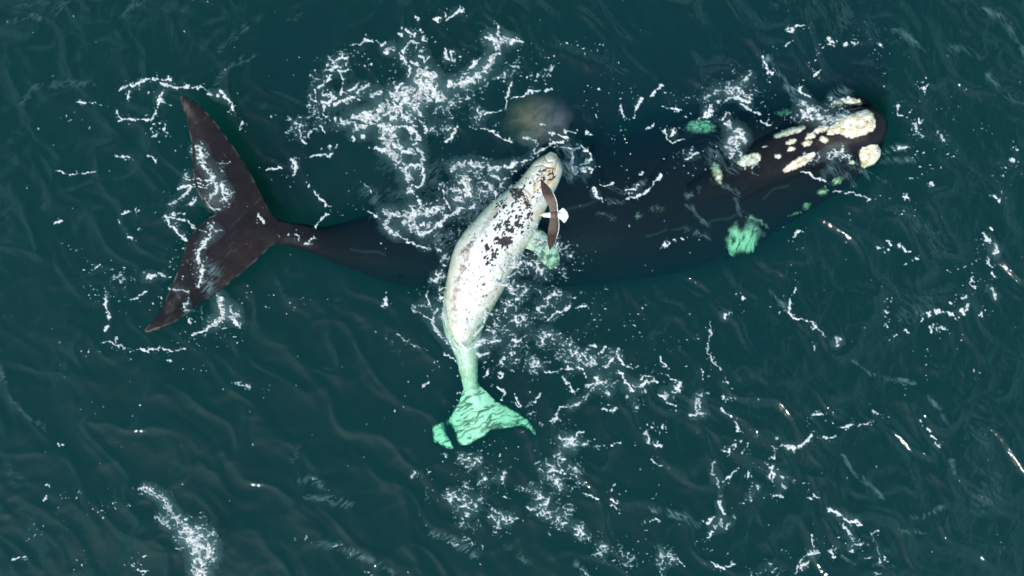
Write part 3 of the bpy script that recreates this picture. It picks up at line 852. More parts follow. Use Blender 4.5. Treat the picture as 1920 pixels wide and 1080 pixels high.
hm = N(nt, "ShaderNodeMath", operation='MULTIPLY'); nt.links.new(b1.outputs["Fac"], hm.inputs[0]); nt.links.new(pm.outputs[0], hm.inputs[1])
nt.links.new(hm.outputs[0], bp.inputs["Height"])
tr = nt.nodes.new("ShaderNodeBsdfTransparent")
gl = N(nt, "ShaderNodeBsdfAnisotropic"); gl.inputs["Roughness"].default_value = 0.035
nt.links.new(bp.outputs[0], gl.inputs["Normal"])
# Schlick's Fresnel, the same from both sides of the sheet
ge = nt.nodes.new("ShaderNodeNewGeometry")
dt = N(nt, "ShaderNodeVectorMath", operation='DOT_PRODUCT'); nt.links.new(bp.outputs[0], dt.inputs[0]); nt.links.new(ge.outputs["Incoming"], dt.inputs[1])
ab = N(nt, "ShaderNodeMath", operation='ABSOLUTE'); nt.links.new(dt.outputs["Value"], ab.inputs[0])
om = N(nt, "ShaderNodeMath", operation='SUBTRACT'); om.inputs[0].default_value = 1.0; nt.links.new(ab.outputs[0], om.inputs[1])
p5 = N(nt, "ShaderNodeMath", operation='POWER'); p5.inputs[1].default_value = 5.0; nt.links.new(om.outputs[0], p5.inputs[0])
fr = N(nt, "ShaderNodeMath", operation='MULTIPLY_ADD'); fr.inputs[1].default_value = 0.96; fr.inputs[2].default_value = 0.028; nt.links.new(p5.outputs[0], fr.inputs[0])
oa = N(nt, "ShaderNodeAttribute", attribute_name="open_water")
ml = N(nt, "ShaderNodeMath", operation='MULTIPLY')
nt.links.new(fr.outputs[0], ml.inputs[0]); nt.links.new(oa.outputs["Fac"], ml.inputs[1])
mxs = nt.nodes.new("ShaderNodeMixShader")
nt.links.new(ml.outputs[0], mxs.inputs[0]); nt.links.new(tr.outputs[0], mxs.inputs[1]); nt.links.new(gl.outputs[0], mxs.inputs[2])
nt.links.new(mxs.outputs[0], out.inputs["Surface"])
tag(link_mesh("sea_surface", me, m), kind="structure")

# ------------------------------------------------------------------ foam
# plan lattice, 1.25 cm
FS = 1.25
FX0, FY0, FX1, FY1 = -50, -50, 1970, 1130
fgx = np.arange(FX0, FX1, FS, dtype=np.float32); fgy = np.arange(FY0, FY1, FS, dtype=np.float32)
FXX, FYY = np.meshgrid(fgx, fgy)
WXX = FXX + 5.0 * fbm(FXX / 26, FYY / 26, 201, 2) + 2.6 * pn(FXX / 8, FYY / 8, 203)
WYY = FYY + 5.0 * fbm(FXX / 26 + 77, FYY / 26, 204, 2) + 2.6 * pn(FXX / 8 + 33, FYY / 8, 206)
N_MID = 0.5 + 0.5 * fbm(WXX / 11, WYY / 11, 207, 2)
N_LOW = 0.5 + 0.5 * pn(FXX / 34, FYY / 34, 209)
_sx = FXX + 4 * pn(FXX / 17, FYY / 17, 210); _sy = FYY + 4 * pn(FXX / 17 + 9, FYY / 17, 211)
N_SPK = 0.5 + 0.5 * (0.75 * pn(_sx / 7.5 + _sy / 16, _sy / 5.2, 212) + 0.45 * pn(_sx / 3.6, _sy / 3.2, 213))
N_WEB = 1 - np.abs(0.9 * pn(WXX / 21, WYY / 17, 214) + 0.32 * pn(WXX / 8, WYY / 8, 215)) * 1.5
N_WEB2 = 1 - np.abs(pn(WXX / 12 + 31, WYY / 10, 216)) * 1.9
N_HOLE = 0.5 + 0.5 * fbm(WXX / 9, WYY / 9, 218, 2)
N_FIB = 0.5 + 0.5 * fbm(FXX / 40, FYY / 40, 220, 3)
_fl = lambda ax, ay, sd: (1 - np.abs(fbm(ax, ay, sd, 3))) ** 5
_wx = FXX + 9 * fbm(FXX / 50, FYY / 50, 224, 2); _wy = FYY + 9 * fbm(FXX / 50 + 5, FYY / 50, 226, 2)
_mixr = sstep(700, 1250, FXX + 0.3 * (540 - FYY))
N_RID = _mixr * np.maximum(_fl((_wx - 0.75 * _wy) / 12, (0.75 * _wx + _wy) / 62, 240), 0.9 * _fl((_wx - _wy) / 30, (_wx + _wy) / 110, 247)) + (1 - _mixr) * np.maximum(_fl((_wx + 1.4 * _wy) / 15, (1.4 * _wx - _wy) / 70, 244), 0.8 * _fl((_wx + 1.4 * _wy) / 34, (1.4 * _wx - _wy) / 100, 260))
N_FRAY = 0.75 * fbm(FXX / 17, FYY / 17, 250, 4) + 0.45 * pn(FXX / 4.2, FYY / 4.2, 255) + 0.25 * (N_LOW - 0.5)
FOAM = np.zeros_like(FXX); FILM = np.zeros_like(FXX); THICK = np.zeros_like(FXX)

def _win(pts, pad):
    a = np.array(pts, float)
    i0 = int(max((a[:, 1].min() - pad - FY0) / FS, 0)); i1 = int(min((a[:, 1].max() + pad - FY0) / FS + 1, FXX.shape[0]))
    j0 = int(max((a[:, 0].min() - pad - FX0) / FS, 0)); j1 = int(min((a[:, 0].max() + pad - FX0) / FS + 1, FXX.shape[1]))
    return (slice(i0, max(i1, i0)), slice(j0, max(j1, j0)))

def _dist(pts, sl, warped=True):
    X = WXX[sl] if warped else FXX[sl]; Y = WYY[sl] if warped else FYY[sl]
    d = np.full(X.shape, 1e6)
    if len(pts) == 1: return np.hypot(X - pts[0][0], Y - pts[0][1])
    for p, q in zip(pts[:-1], pts[1:]): d = np.minimum(d, seg_dist(X, Y, p[0], p[1], q[0], q[1]))
    return d

OX = OY = 0
def tile(x, y):
    global OX, OY
    OX, OY = x, y
def _pts(s):
    return [(OX + float(a.split(',')[0]) / 4, OY + float(a.split(',')[1]) / 4) for a in s.split()]

def L(w, s, a=1.0):                       # strands
    w = 0.5 + 0.72 * w
    for part in s.split('|'):
        p = _pts(part); sl = _win(p, w * 2 + 12)
        if FXX[sl].size == 0: continue
        d = _dist(p, sl)
        e = np.exp(-(d / (w * 0.85)) ** 2) + 0.42 * np.exp(-(d / (w * 2.6 + 2)) ** 2)
        v = np.clip((e * 0.80 + N_FRAY[sl] * 1.15 - 0.58) / 0.34, 0, 1) * (e > 0.06) * a
        FOAM[sl] = np.maximum(FOAM[sl], v)
        if w >= 4: THICK[sl] = np.maximum(THICK[sl], 0.4 * np.exp(-(d / (w * 2.2)) ** 2) * a)
def C(w, s, a=1.0):                       # thick churned foam with holes
    for part in s.split('|'):
        p = _pts(part); sl = _win(p, w * 2.4 + 12)
        if FXX[sl].size == 0: continue
        d = _dist(p, sl)
        we = w * (0.15 + 1.35 * N_MID[sl])
        core = np.clip((we - d) / 2.5 + 0.3, 0, 1)
        holes = sstep(0.52, 0.64, N_HOLE[sl] + 0.10 * np.clip(d / w, 0, 1.5) - 0.03)
        v = np.clip(core + 0.5 * N_FRAY[sl] * (core < 0.98) * (core > 0), 0, 1) * (1 - 0.95 * holes) * (0.55 + 0.6 * N_SPK[sl] + 0.3 * N_FRAY[sl]) * a
        FOAM[sl] = np.maximum(FOAM[sl], np.clip(v, 0, 1))
        THICK[sl] = np.maximum(THICK[sl], np.exp(-(d / (w * 1.6)) ** 2) * a)
def S(r, s, a=1.0):                       # flecks
    for part in s.split('|'):
        p = _pts(part); sl = _win(p, r * 2.2)
        if FXX[sl].size == 0: continue
        e = np.exp(-(_dist(p, sl) / r) ** 2)
        thr = 1.06 - 0.33 * e * min(a, 1.2)
        FOAM[sl] = np.maximum(FOAM[sl], np.clip((N_SPK[sl] - thr) / 0.13, 0, 1) * (e > 0.08))
def Wb(r, s, a=1.0):                      # lace
    for part in s.split('|'):
        p = _pts(part); sl = _win(p, r * 2.2)
        if FXX[sl].size == 0: continue
        e = np.exp(-(_dist(p, sl) / r) ** 2)
        web = np.maximum(N_WEB[sl], N_WEB2[sl] - 0.16) * 0.72 + 0.34 * (N_SPK[sl] - 0.1) + 0.42 * (N_LOW[sl] - 0.5) + 0.30 * N_FRAY[sl]
        thr = 1.10 - 0.44 * e * a
        FOAM[sl] = np.maximum(FOAM[sl], np.clip((web - thr) / 0.26, 0, 1) * (e > 0.06))
        THICK[sl] = np.maximum(THICK[sl], 0.3 * e * a)
def Fm(w, s, a=0.4):                      # thin bubbly film, and sky-lit wave crests drawn as pale streaks
    for part in s.split('|'):
        p = _pts(part); sl = _win(p, w * 2.5)
        if FXX[sl].size == 0: continue
        e = np.exp(-(_dist(p, sl) / w) ** 2)
        if a < 0.3 and w > 9: a = a * 0.3
        FILM[sl] = np.maximum(FILM[sl], a * e * (0.06 * np.clip(N_FIB[sl] * 2 - 0.5, 0, 1) + 0.75 * np.clip((N_RID[sl] - 0.45) * 1.9, 0, 1) * np.clip(N_FIB[sl] * 2 - 0.4, 0, 1)))

tile(0, 0)
L(2.2, "905,680 940,640 1020,635 1070,610 1120,595|1220,600 1290,595|1200,630 1330,655 1420,660|1450,665 1500,655 1550,668|880,850 920,890|1150,940 1220,920 1255,940 1240,975|1250,990 1265,1000|1800,960 1835,915")
L(2.8, "1150,600 1190,600|985,680 970,720 955,750|1215,690 1200,770 1170,830 1145,905|900,900 960,890 1040,900 1080,890 1145,900|1150,1030 1190,1020|1660,690 1700,740 1740,790 1755,830|1070,610 1120,595")
C(4, "1205,745 1230,770|1560,700 1600,725 1640,720")
S(10, "960,660 1130,690 1330,640|1230,770 1270,790|340,590 430,580")
S(13, "1080,980 1180,990 1260,990|1270,900 1330,890 1390,930|1690,790 1760,860 1800,920 1830,1000|470,910 560,850 590,900 690,980|820,790 900,770")
L(1.5, "600,775 690,775 770,790")
Fm(7, "60,160 200,130 300,130|110,80 350,10|400,100 520,0|930,120 1000,20 1130,0|1650,380 1740,290 1850,200|1620,630 1740,500 1919,420|180,760 230,670 400,640 700,630", 0.16)
tile(480, 0)
L(2.6, "740,340 790,330 825,305 880,325|900,305 940,330 970,320|980,410 1000,380|1110,390 1150,350|1080,410 1100,440 1125,470|1230,420 1280,470 1300,430|600,460 680,430|560,530 630,500|560,560 545,610 470,660|450,680 460,760|620,540 690,535|640,560 650,640 630,720|590,790 650,750 740,740 790,760|700,690 760,635 780,630|690,750 760,710 765,680|780,670 850,640|1050,690 1110,620|1150,520 1140,590")
L(4, "1130,235 1150,240|1245,245 1265,295|500,720 560,700 590,740 540,780 510,760|520,780 520,860 545,880|1160,480 1240,490|1780,180 1810,210 1825,270|1670,450 1600,510|1090,840 1120,880 1180,920|1200,800 1250,860|1240,890 1260,940 1280,980|1040,940 1140,960 1200,1000 1230,1060")
L(3, "1195,250 1200,270|1080,265 1100,275|1415,370 1430,430 1490,455|1470,390 1485,440")
C(5, "990,370 1040,370|1160,330 1205,320|1240,390 1250,380|1570,560 1540,610")
Wb(20, "660,390 620,460 560,520 480,560 430,640 440,720 420,790", 0.85)
S(25, "700,480 800,470 860,490|880,640 1000,620 1100,610|640,360 780,420|1640,300 1740,300|1180,400 1300,330")
C(7, "870,715 960,690|640,900 700,930|1740,290 1800,320 1840,300 1919,310")
C(14, "1260,540 1320,580|1230,600 1260,680 1300,720|1300,640 1380,740|1060,730 1150,680 1200,730 1290,740|960,830 1050,790 1130,760 1210,780", 1.05)
C(10, "740,900 810,870 900,850 960,830|760,960 830,900 920,900|1060,830 1020,900 1010,980 1040,1080")
C(8, "940,900 960,960 950,1040 990,1080|1820,330 1810,400 1760,460 1720,530 1660,590 1590,620 1460,630")
Wb(32, "1180,880 1300,860 1400,840|1350,920 1480,900 1560,870 1640,900|1500,780 1640,690 1560,650", 0.88)
Wb(22, "1850,560 1900,520|590,870 640,960 600,1010|280,1000 340,930 420,900 470,920|700,700 860,700 1000,700", 0.85)
S(40, "1560,380 1650,360|1300,180 1450,100 1560,70|1400,480 1480,540|1880,600 1890,700|1000,520 1150,420", 0.85)
L(2, "1340,160 1390,140|1410,90 1420,130|1430,150 1560,70|1200,120 1220,150|590,880 620,950|740,1020 745,1050|790,1010 800,1030")
L(1.4, "1919,620 1880,740 1860,830 1720,860|1690,970 1780,1000 1860,1040 1919,1075")
L(2.6, "1420,1070 1480,1020 1500,970 1510,920|330,950 340,1040 380,1080|400,1030 430,980 470,970|480,940 530,1000")
Fm(10, "160,190 280,150 400,100|0,370 80,370 190,300|100,370 180,460|230,580 360,640|1580,70 1680,130 1730,120|60,110 130,0 240,60", 0.2)
tile(960, 0)
S(26, "20,360 100,460 250,430 280,540|60,590 150,640 250,610|400,330 530,370 680,370", 0.95)
L(3, "0,310 75,325|1045,720 1090,690 1120,640")
Wb(14, "190,560 280,540", 0.95)
L(2.2, "180,600 195,560|0,740 150,690 310,670|110,590 150,570|810,790 835,870|970,745 930,800 920,880|1130,980 1160,1040 1200,1070 1280,1050|1220,960 1180,1030|210,930 250,940|560,1000 610,1020|1060,940 1000,970|1850,920 1919,940")
S(34, "560,660 680,650 760,690 880,700", 0.9)
S(18, "620,770 650,860 700,940|820,720 920,720|1160,680 1180,740 1300,740 1410,720|815,900 830,980 855,1060|720,1000 750,1060")
C(4, "1450,730 1500,710 1560,690 1620,690 1680,650 1750,590 1790,560")
L(3.2, "1540,770 1620,740 1700,740 1780,770|1480,780 1470,840 1440,890|1490,790 1500,860 1460,890|1720,780 1770,830 1850,870|1870,430 1900,490 1919,560")
Wb(24, "1440,760 1560,700 1680,680 1800,680", 0.95)
S(25, "1650,540 1560,640 1780,520|1820,680 1860,800 1900,880|1330,890 1500,900")
L(1.6, "1580,900 1620,850|1130,800 1240,835")
C(8, "1640,1060 1720,1010 1740,1060|1610,930 1640,960 1720,1000")
C(6, "100,1030 170,1050")
L(3.5, "400,990 470,1000|300,1075 370,1060")
L(2.4, "290,1000 380,1030 410,1040")
Fm(12, "650,580 740,510 860,550|900,470 1040,490 1120,540|700,130 900,100|960,170 1180,90|1400,350 1480,280 1560,320 1700,330 1870,430|1370,80 1460,240|600,20 740,20", 0.24)
tile(1440, 0)
S(14, "0,380 80,370 150,330 220,280 260,190 360,230 480,310 560,340|830,430 850,520 880,540|390,380 320,460 290,530 240,580 235,620|20,680 60,740|20,910 80,950")
L(2.5, "115,350 150,330|140,245 175,220|440,290 490,320|580,345 590,310|620,320 670,320|470,345 500,355|235,650 250,700 310,725|385,530 350,585|820,320 840,340")
L(3.5, "205,205 215,190|235,195 262,190|970,800 970,850 1000,865|0,540 30,550|1160,650 1170,690|1130,890 1135,920|1105,940 1110,980 1130,1010|1300,1020 1310,1050")
S(26, "350,360 470,350|1020,820 1050,860|1160,660 1190,590|1110,900 1130,1000 1100,1060")
S(40, "700,300 830,330 850,400 780,370|1240,750 1300,790 1370,780|1390,920 1330,980 1300,1040|1500,900 1640,960", 0.85)
C(10, "255,880 330,870 400,890 480,890 560,870|250,780 260,830")
Wb(12, "250,770 300,810 370,820 560,850", 1.0)
Fm(6, "0,450 60,540 120,640 150,700 220,760|150,620 220,690", 0.5)
Fm(6, "880,220 1000,240 1080,320 1180,370|1600,80 1700,120 1800,200 1850,300 1919,460|1640,580 1740,680 1810,750 1919,800|1360,360 1480,380 1600,440", 0.30)
Fm(42, "100,30 250,20 600,150 760,250|900,30 1100,150 1350,240|1000,450 1150,600|1500,590 1620,720|1300,300 1500,480 1800,640|1800,50 1860,300", 0.20)
Fm(16, "500,760 560,700", 0.3)
tile(0, 270)
L(1.6, "430,210 520,225 640,215 720,200|1290,525 1400,510|1465,640 1540,660|1450,270 1600,275|1450,300 1590,295|1450,325 1580,320")
L(1.3, "880,95 980,90")
L(2.2, "1105,90 1160,100 1185,140|920,540 970,500|1020,490 1025,515|960,710 1000,715|1350,340 1430,310|1430,440 1470,410|420,590 460,575|1380,250 1430,270")
L(2.6, "905,600 900,575|1250,545 1330,550 1400,580 1440,610 1460,640|1265,560 1270,620 1320,640 1350,690 1400,715|1090,1000 1180,990|1660,290 1680,400")
L(3.4, "1440,310 1410,360 1340,410|710,935 760,915")
S(13, "960,660 1000,640 1140,660|1360,60 1380,130 1400,200|500,690 500,780 560,800 640,830 660,900")
C(4.5, "1410,225 1420,235|1280,450 1320,440|1200,970 1230,985")
S(19, "1250,380 1270,470 1200,530|1330,800 1340,850 1240,910|1240,980 1290,990|650,940 790,890")
Wb(17, "820,1020 940,1010 1060,1000 1080,990", 0.95)
S(30, "870,940 950,980")
S(6, "390,420 380,470 370,330")
C(7, "1500,20 1510,90 1540,170 1590,230 1625,290 1620,370 1570,400")
Wb(17, "1500,30 1530,150|1640,170 1680,260 1690,360 1690,420", 1.02)
C(3.5, "1560,430 1600,490 1650,490|1680,320 1690,400")
L(4, "1580,620 1585,670 1540,740 1500,800 1490,870 1520,930 1500,1000 1480,1070")
C(5, "1650,640 1600,670 1560,720")
Wb(13, "1590,620 1600,680 1540,740|1500,900 1510,1000", 0.95)
S(38, "1400,720 1370,800 1400,920 1320,990", 0.9)
Fm(16, "1580,950 1560,1060", 0.55)
Fm(14, "260,340 340,500 340,640 480,760|80,420 200,700", 0.14)
tile(480, 270)
C(9, "980,0 1010,60 1060,120 1110,190 1150,240 1160,310 1155,350")
C(8, "1060,20 1130,50 1180,60|1180,480 1190,540 1170,610 1240,670|960,510 1030,520 1100,510 1170,550")
C(6, "1200,0 1240,60 1250,110 1250,170|1030,520 980,580 970,620 1010,660 1060,680|1760,230 1850,260 1840,320")
L(3.2, "1100,60 1090,120|1170,350 1220,410 1240,450|1165,470 1200,540")
L(4, "1110,180 1160,160 1230,160|900,30 960,60|545,20 560,15")
L(2.2, "1250,170 1270,260 1240,320 1200,330|1060,680 1130,720 1250,780 1310,780|605,10 600,40|400,100 430,85 530,90|525,100 570,75|560,530 520,540 470,590 440,610|370,740 410,740 430,710|300,690 320,720|860,515 905,540")
Fm(50, "1180,220", 0.30)
Fm(40, "1300,100", 0.16)
C(10, "1120,590 1180,620 1240,660|1570,260 1590,330 1580,390 1510,410")
L(4.5, "1240,680 1340,630 1430,550 1530,490 1640,470")
Wb(14, "1240,680 1340,630 1430,550 1530,490 1640,470", 0.95)
C(7, "1240,610 1290,600|1470,210 1520,150 1600,140 1700,170 1820,180")
L(4, "1820,180 1919,165")
Wb(22, "1220,500 1300,480 1380,480|1480,330 1500,260", 0.95)
Wb(42, "1550,250 1700,250 1780,300", 0.95)
Wb(28, "1620,420 1680,380 1800,340", 0.95)
C(3, "1370,330 1400,290")
L(1.6, "1400,340 1415,410 1470,490|820,310 880,370")
Fm(45, "1560,420 1650,300|1400,600 1560,540|1700,480", 0.34)
Wb(36, "1350,720 1480,640 1570,560", 0.72)
S(30, "1400,760 1500,700")
S(13, "0,200 40,180|180,190 240,270 260,300|630,530 740,510|730,420 740,490|150,680 260,690 380,700|340,40 330,90|540,460 570,440 560,500|770,440 790,480")
L(1.9, "75,200 140,190 190,180|395,300 395,315")
L(2.7, "270,110 310,160 290,230|435,360 470,400 510,430 530,470|20,530 40,570 65,590")
S(10, "690,430 700,370 760,290|650,250 740,210")
Fm(14, "840,350 880,390", 0.3)
Wb(16, "1300,1060 1380,980 1430,860", 0.95)
Fm(20, "870,560 960,720|1040,850 1100,960", 0.18)
tile(960, 270)
C(4.5, "450,40 450,130 460,190 510,240|430,30 470,40")
L(2.8, "470,40 530,20 560,50|480,180 540,150 590,110 580,70|510,190 560,170 600,190 590,220|500,190 540,210")
S(16, "600,130 650,160|1180,100 1200,180|1300,190 1450,190")
Fm(22, "440,60 440,160 470,220", 0.4)
Wb(15, "0,150 120,130 200,60", 0.8)
L(1.5, "0,145 150,130|0,200 40,200|200,60 280,20 420,30|850,350 920,345 950,310")
S(9, "760,30 790,120 800,190|920,20 870,80 860,170 860,270|550,320 600,330|1060,740 1060,830 980,930 1030,940|1330,650 1430,720")
L(1.7, "650,300 700,315 760,290|960,230 985,215|600,330 640,390 690,430")
L(2.1, "850,430 930,400 980,370 1040,320 1080,270 1120,230|1300,110 1390,60")
L(3.4, "1150,760 1160,762|1215,730 1230,732|1265,710 1282,722")
Wb(14, "1260,80 1380,60", 0.8)
Fm(5, "690,300 800,350 900,350 1000,280|640,390 720,430 850,440|1310,390 1400,350|1500,270 1620,340 1680,380|1310,450 1400,540 1450,600|1300,640 1470,700|1680,380 1700,520 1790,580 1880,680|650,520 760,560", 0.28)
Fm(12, "800,420 870,560|1080,450 1180,490|1740,440 1900,330|900,600 1000,650", 0.14)
Wb(40, "60,900 250,950 330,900", 0.92)
Wb(26, "150,700 300,780 420,820", 0.9)
S(32, "120,800 300,780 400,800|400,960 500,900", 1.05)
C(6, "1600,20 1660,60 1620,110")
Fm(22, "1560,60 1640,120", 0.45)
tile(1440, 270)
C(8, "500,60 540,80")
Wb(16, "440,80 530,60 580,90", 1.0)
L(2.2, "240,210 300,215 330,245 420,285|480,360 545,350|580,370 630,360 680,390 750,410|1215,300 1230,320|1685,400 1720,435|185,705 230,645")
Fm(24, "500,170", 0.4)
Fm(6, "560,200 640,300|660,180 800,270 860,280|850,80 920,40 1000,30|860,130 1100,110", 0.35)
S(12, "790,415 930,410 1010,410 1080,440|870,490 1080,520 1270,540|100,630 150,680|190,900 215,960 170,985 200,1050")
L(2.5, "1010,400 1050,410|1650,630 1680,650|1660,970 1690,1000|1340,950 1360,970")
S(24, "1090,240 1200,210 1250,170|960,80 1240,80 1380,100|1690,220 1740,180 1770,230|1740,340 1770,350|1580,750 1640,830 1540,900|1400,900 1470,880|1640,1040 1560,1000")
L(3, "965,35 1030,30|1620,670 1625,710 1650,740|1640,860 1640,890 1680,930|1520,1010 1510,1060 1540,1080")
L(3.5, "1840,30 1860,45|1815,118 1835,125")
C(5, "1690,760 1695,830")
L(2.6, "805,765 815,775|900,745 910,752|970,750 980,765|895,790 908,800|1010,780 1025,795|1050,795 1065,797|1100,857 1110,863|1020,908 1030,914")
Fm(22, "1060,520 1250,700 1320,860|1000,640 1200,740|1400,850 1250,900|1300,500 1500,520 1650,510 1780,640|1650,100 1830,230|850,350 1000,380|1500,150 1700,350 1860,420", 0.25)
tile(0, 540)
S(24, "640,30 740,50 700,80|870,20 920,60|1150,120 1190,80")
L(2.6, "800,90 805,150 825,190 820,240|770,400 830,390 880,420 940,440|990,475 1060,465 1130,490|1130,465 1200,462|1255,543 1295,545|1760,230 1810,300")
L(2, "825,285 795,320|980,95 1040,70 1085,30|880,370 880,410|1240,460 1320,460 1390,460|1600,270 1560,310 1450,350|1420,220 1425,260")
S(12, "1030,320 1080,290|1000,540|1350,600 1460,605 1540,590|620,505 650,480 740,480|1480,440 1620,440|1480,250 1500,330")
Wb(10, "820,50", 0.9)
C(7, "1640,60 1660,100 1670,160 1680,220 1600,270|1740,160 1770,200 1720,220")
S(32, "1350,370 1450,350 1550,370|1650,300 1800,350 1750,400|1780,180 1850,60")
Wb(14, "1500,200 1560,180", 0.9)
L(1.7, "1760,705 1880,740", 0.6)
Fm(5, "0,560 40,700 90,850 200,950 300,1000 360,1080", 0.2)
Fm(30, "40,150 120,260|480,700 520,800 560,900|850,500 900,640|980,930 1100,1000|20,800 30,900", 0.15)
C(3, "1290,5 1340,12 1420,20", 0.8)
Wb(10, "1420,20 1400,90 1380,170", 0.85)
tile(480, 540)
S(16, "120,60 100,150|60,760 120,770|1050,910 1090,870|810,1030 860,990|1340,600 1370,520 1310,660")
S(20, "260,100 330,110 270,180|1740,640 1850,520")
L(2.6, "975,70 985,110 960,130|1290,20 1290,100 1340,190")
Wb(19, "1270,30 1300,120 1230,170", 0.95)
C(4, "1360,170 1320,230 1330,290 1390,360 1430,410")
L(2.1, "1420,490 1500,540|1210,160 1320,240|1810,740 1860,780 1850,840")
L(1.1, "980,370 1040,410|1060,340 1150,410 1280,470", 0.55)
L(3, "1240,740 1280,715|1720,170 1700,290 1640,360|1830,620 1840,660|1745,620 1720,660")
S(6, "1200,770 1230,760")
C(7, "1560,460 1650,420 1720,390")
C(5, "1720,400 1830,390")
L(4, "1660,490 1740,490|1860,510 1840,560")
Wb(34, "1760,300 1850,200 1919,120|1800,420 1880,330", 0.9)
Fm(12, "1000,380 1120,580 1240,700|560,600 600,500|180,560 260,720 330,800|180,960 250,1020|1290,780 1380,960", 0.2)
tile(960, 540)
Wb(32, "20,20 120,40 190,20", 1.0)
Wb(18, "0,220 100,210 250,150 330,40", 0.92)
Wb(20, "20,240 150,250 220,230 300,170", 1.0)
L(2.2, "260,230 350,180 430,145|240,80 320,40|490,170 530,130 560,130|230,640 330,620|540,630 550,670|1110,520 1100,545 1155,575|1155,645 1200,690 1235,705|370,660 420,720 455,765|300,1000 360,900 420,890|670,910 740,925 790,895")
C(4, "425,55 435,58|540,490 570,465|990,770|855,815|930,870 940,880|1475,665")
S(30, "400,60 520,60|550,290 640,250|350,350 440,350 520,330|1060,600 1130,650 1000,620|350,1040 450,1030", 0.95)
Wb(28, "40,480 110,380 240,400 360,420|30,540 150,530 200,580|400,500 500,560 600,560", 0.95)
S(40, "830,280 900,250 940,310 870,340|900,400 1020,370", 0.9)
S(20, "680,20 690,120|980,150 910,180|950,830 900,870 960,860|680,840|430,930|700,770 780,760")
L(2.5, "570,435 630,440|655,500 700,440|340,600 400,605 470,610 540,600|800,500 830,560 870,600 930,585|965,690 980,660 1030,660|1255,710 1240,750 1255,770 1210,790|570,725 640,700 700,690|1430,620 1425,680|1330,940 1370,940|1410,860 1400,900|1580,820 1600,850")
Wb(20, "690,580 760,520|760,640 760,690", 0.92)
L(3, "670,580 700,590 760,520|800,620 840,680 880,740 900,770|970,740 1000,710 1050,690 1070,710|1110,790 1150,830|1150,860 1200,880 1220,890|1420,790 1475,790|1660,1000 1690,1020 1690,1070|1720,90 1720,55")
C(6, "880,740 895,760|640,670 650,700|1135,780 1150,790")
C(4, "640,700 600,760 540,820 490,870 430,880|440,880 480,870")
C(4.5, "710,780 720,800|1600,210 1640,175")
S(13, "520,800|1290,570|1180,490 1250,460 1150,440|1240,420 1290,390|1540,250 1580,230|1465,300 1490,350 1470,400|1450,480 1500,560|1160,380 1290,390 1400,370|1690,140 1720,180")
L(1.2, "1490,260 1480,400 1455,480 1490,540 1560,600|1560,890 1640,970", 0.7)
C(5, "1420,790 1400,830 1380,880 1370,930|1370,940 1440,940")
L(3.5, "1625,740 1638,742|1605,705 1613,708|455,765 458,768")
S(24, "340,960 310,990 400,960|1040,1010 1080,1060 1140,1040")
L(2.2, "1130,1020 1140,1050|1050,1040 1080,1060|20,790 40,850 70,880|210,800 160,860|20,860 60,890")
Wb(17, "150,920 180,1000", 0.8)
Fm(12, "1540,560 1700,680|850,950 980,1000", 0.16)
tile(1440, 540)
L(1.8, "200,0 180,50 150,80 155,150|190,220 240,240 290,240 360,290 420,355")
L(3, "155,140 160,180 190,220")
S(11, "50,110 70,80|130,210 80,180|890,80 890,180|920,240 1030,220|1200,350 1270,330|1200,460 1175,560 1210,590 1200,660 1190,720|930,770 1000,740 1060,750")
C(4.5, "505,375 520,390 505,400 505,430")
S(8, "540,430 600,390 680,375 710,365|1610,230")
L(1.4, "350,440 345,465|660,1040 750,1020", 0.7)
L(2.5, "893,180 897,188|903,82 907,90|876,285 884,300|945,355 960,348|903,387 918,384|1020,307 1032,311")
L(3.6, "1145,225 1148,245|1185,190 1200,205|1245,180 1275,177|1345,180 1375,190 1405,225|1435,160 1450,185|1470,150 1480,120|1360,100 1370,110|1210,285 1220,330|1300,298 1325,305|1430,70 1465,70|1588,190 1595,215|1235,285 1242,288")
S(28, "1480,20 1540,20|1640,100 1680,120 1620,150")
C(4.5, "1670,0 1680,50 1695,80")
S(16, "1390,620 1500,600 1560,660")
L(2.5, "330,950 360,940 400,955|555,1030 620,1022|790,930 825,945|1135,990 1150,1000|1195,1058 1210,1064")
S(20, "280,970 310,1030 330,1060|470,970 510,1030")
Fm(4, "1200,820 1280,910 1310,980 1345,1030|860,680 1000,700 1100,710|640,560 760,640 900,680|0,20 100,120 170,190", 0.35)
Fm(40, "1000,120 1200,160|1400,450 1600,540 1700,560|950,850 1200,1000|1850,300 1900,400|1400,700 1600,900", 0.26)
tile(0, 810)
L(3, "1050,425 1110,410 1160,460 1230,490")
Wb(14, "1100,410 1150,460 1230,490 1270,570 1330,640 1390,690", 1.1)
Wb(12, "1200,640 1260,690 1320,720", 1.05)
Wb(34, "1450,760 1500,840 1550,890", 1.3)
Wb(20, "1480,940 1490,1000 1520,1070", 1.2)
C(19, "1430,770 1500,850 1550,890", 1.1)
C(15, "1400,740 1480,820 1510,900 1500,960 1510,1070", 0.95)
C(6, "1180,480 1240,500 1280,600 1340,670|1200,650 1260,690", 0.9)
S(22, "1200,500 1300,640 1450,780 1540,880 1510,1060", 1.15)
L(1.4, "100,945 200,930|1320,880 1380,860")
S(24, "970,980 1080,940 1000,1010|690,970 570,1000|350,670 220,760|480,450 590,480|700,600 900,540|450,600 470,660")
L(2.4, "1050,1045 1095,1035|452,82 475,88|1000,1000 1010,1010|360,385 380,400|330,500 365,475")
Fm(30, "100,300 220,380|250,580 380,540|300,100 380,230|1000,560 1150,600|30,920 60,1050|350,830 330,1060", 0.2)
tile(480, 810)
S(13, "1420,170|1400,225|220,800 300,790 400,780|590,850 650,830|700,910 780,930", 1.05)  # some of these flecks stand for sun glitter
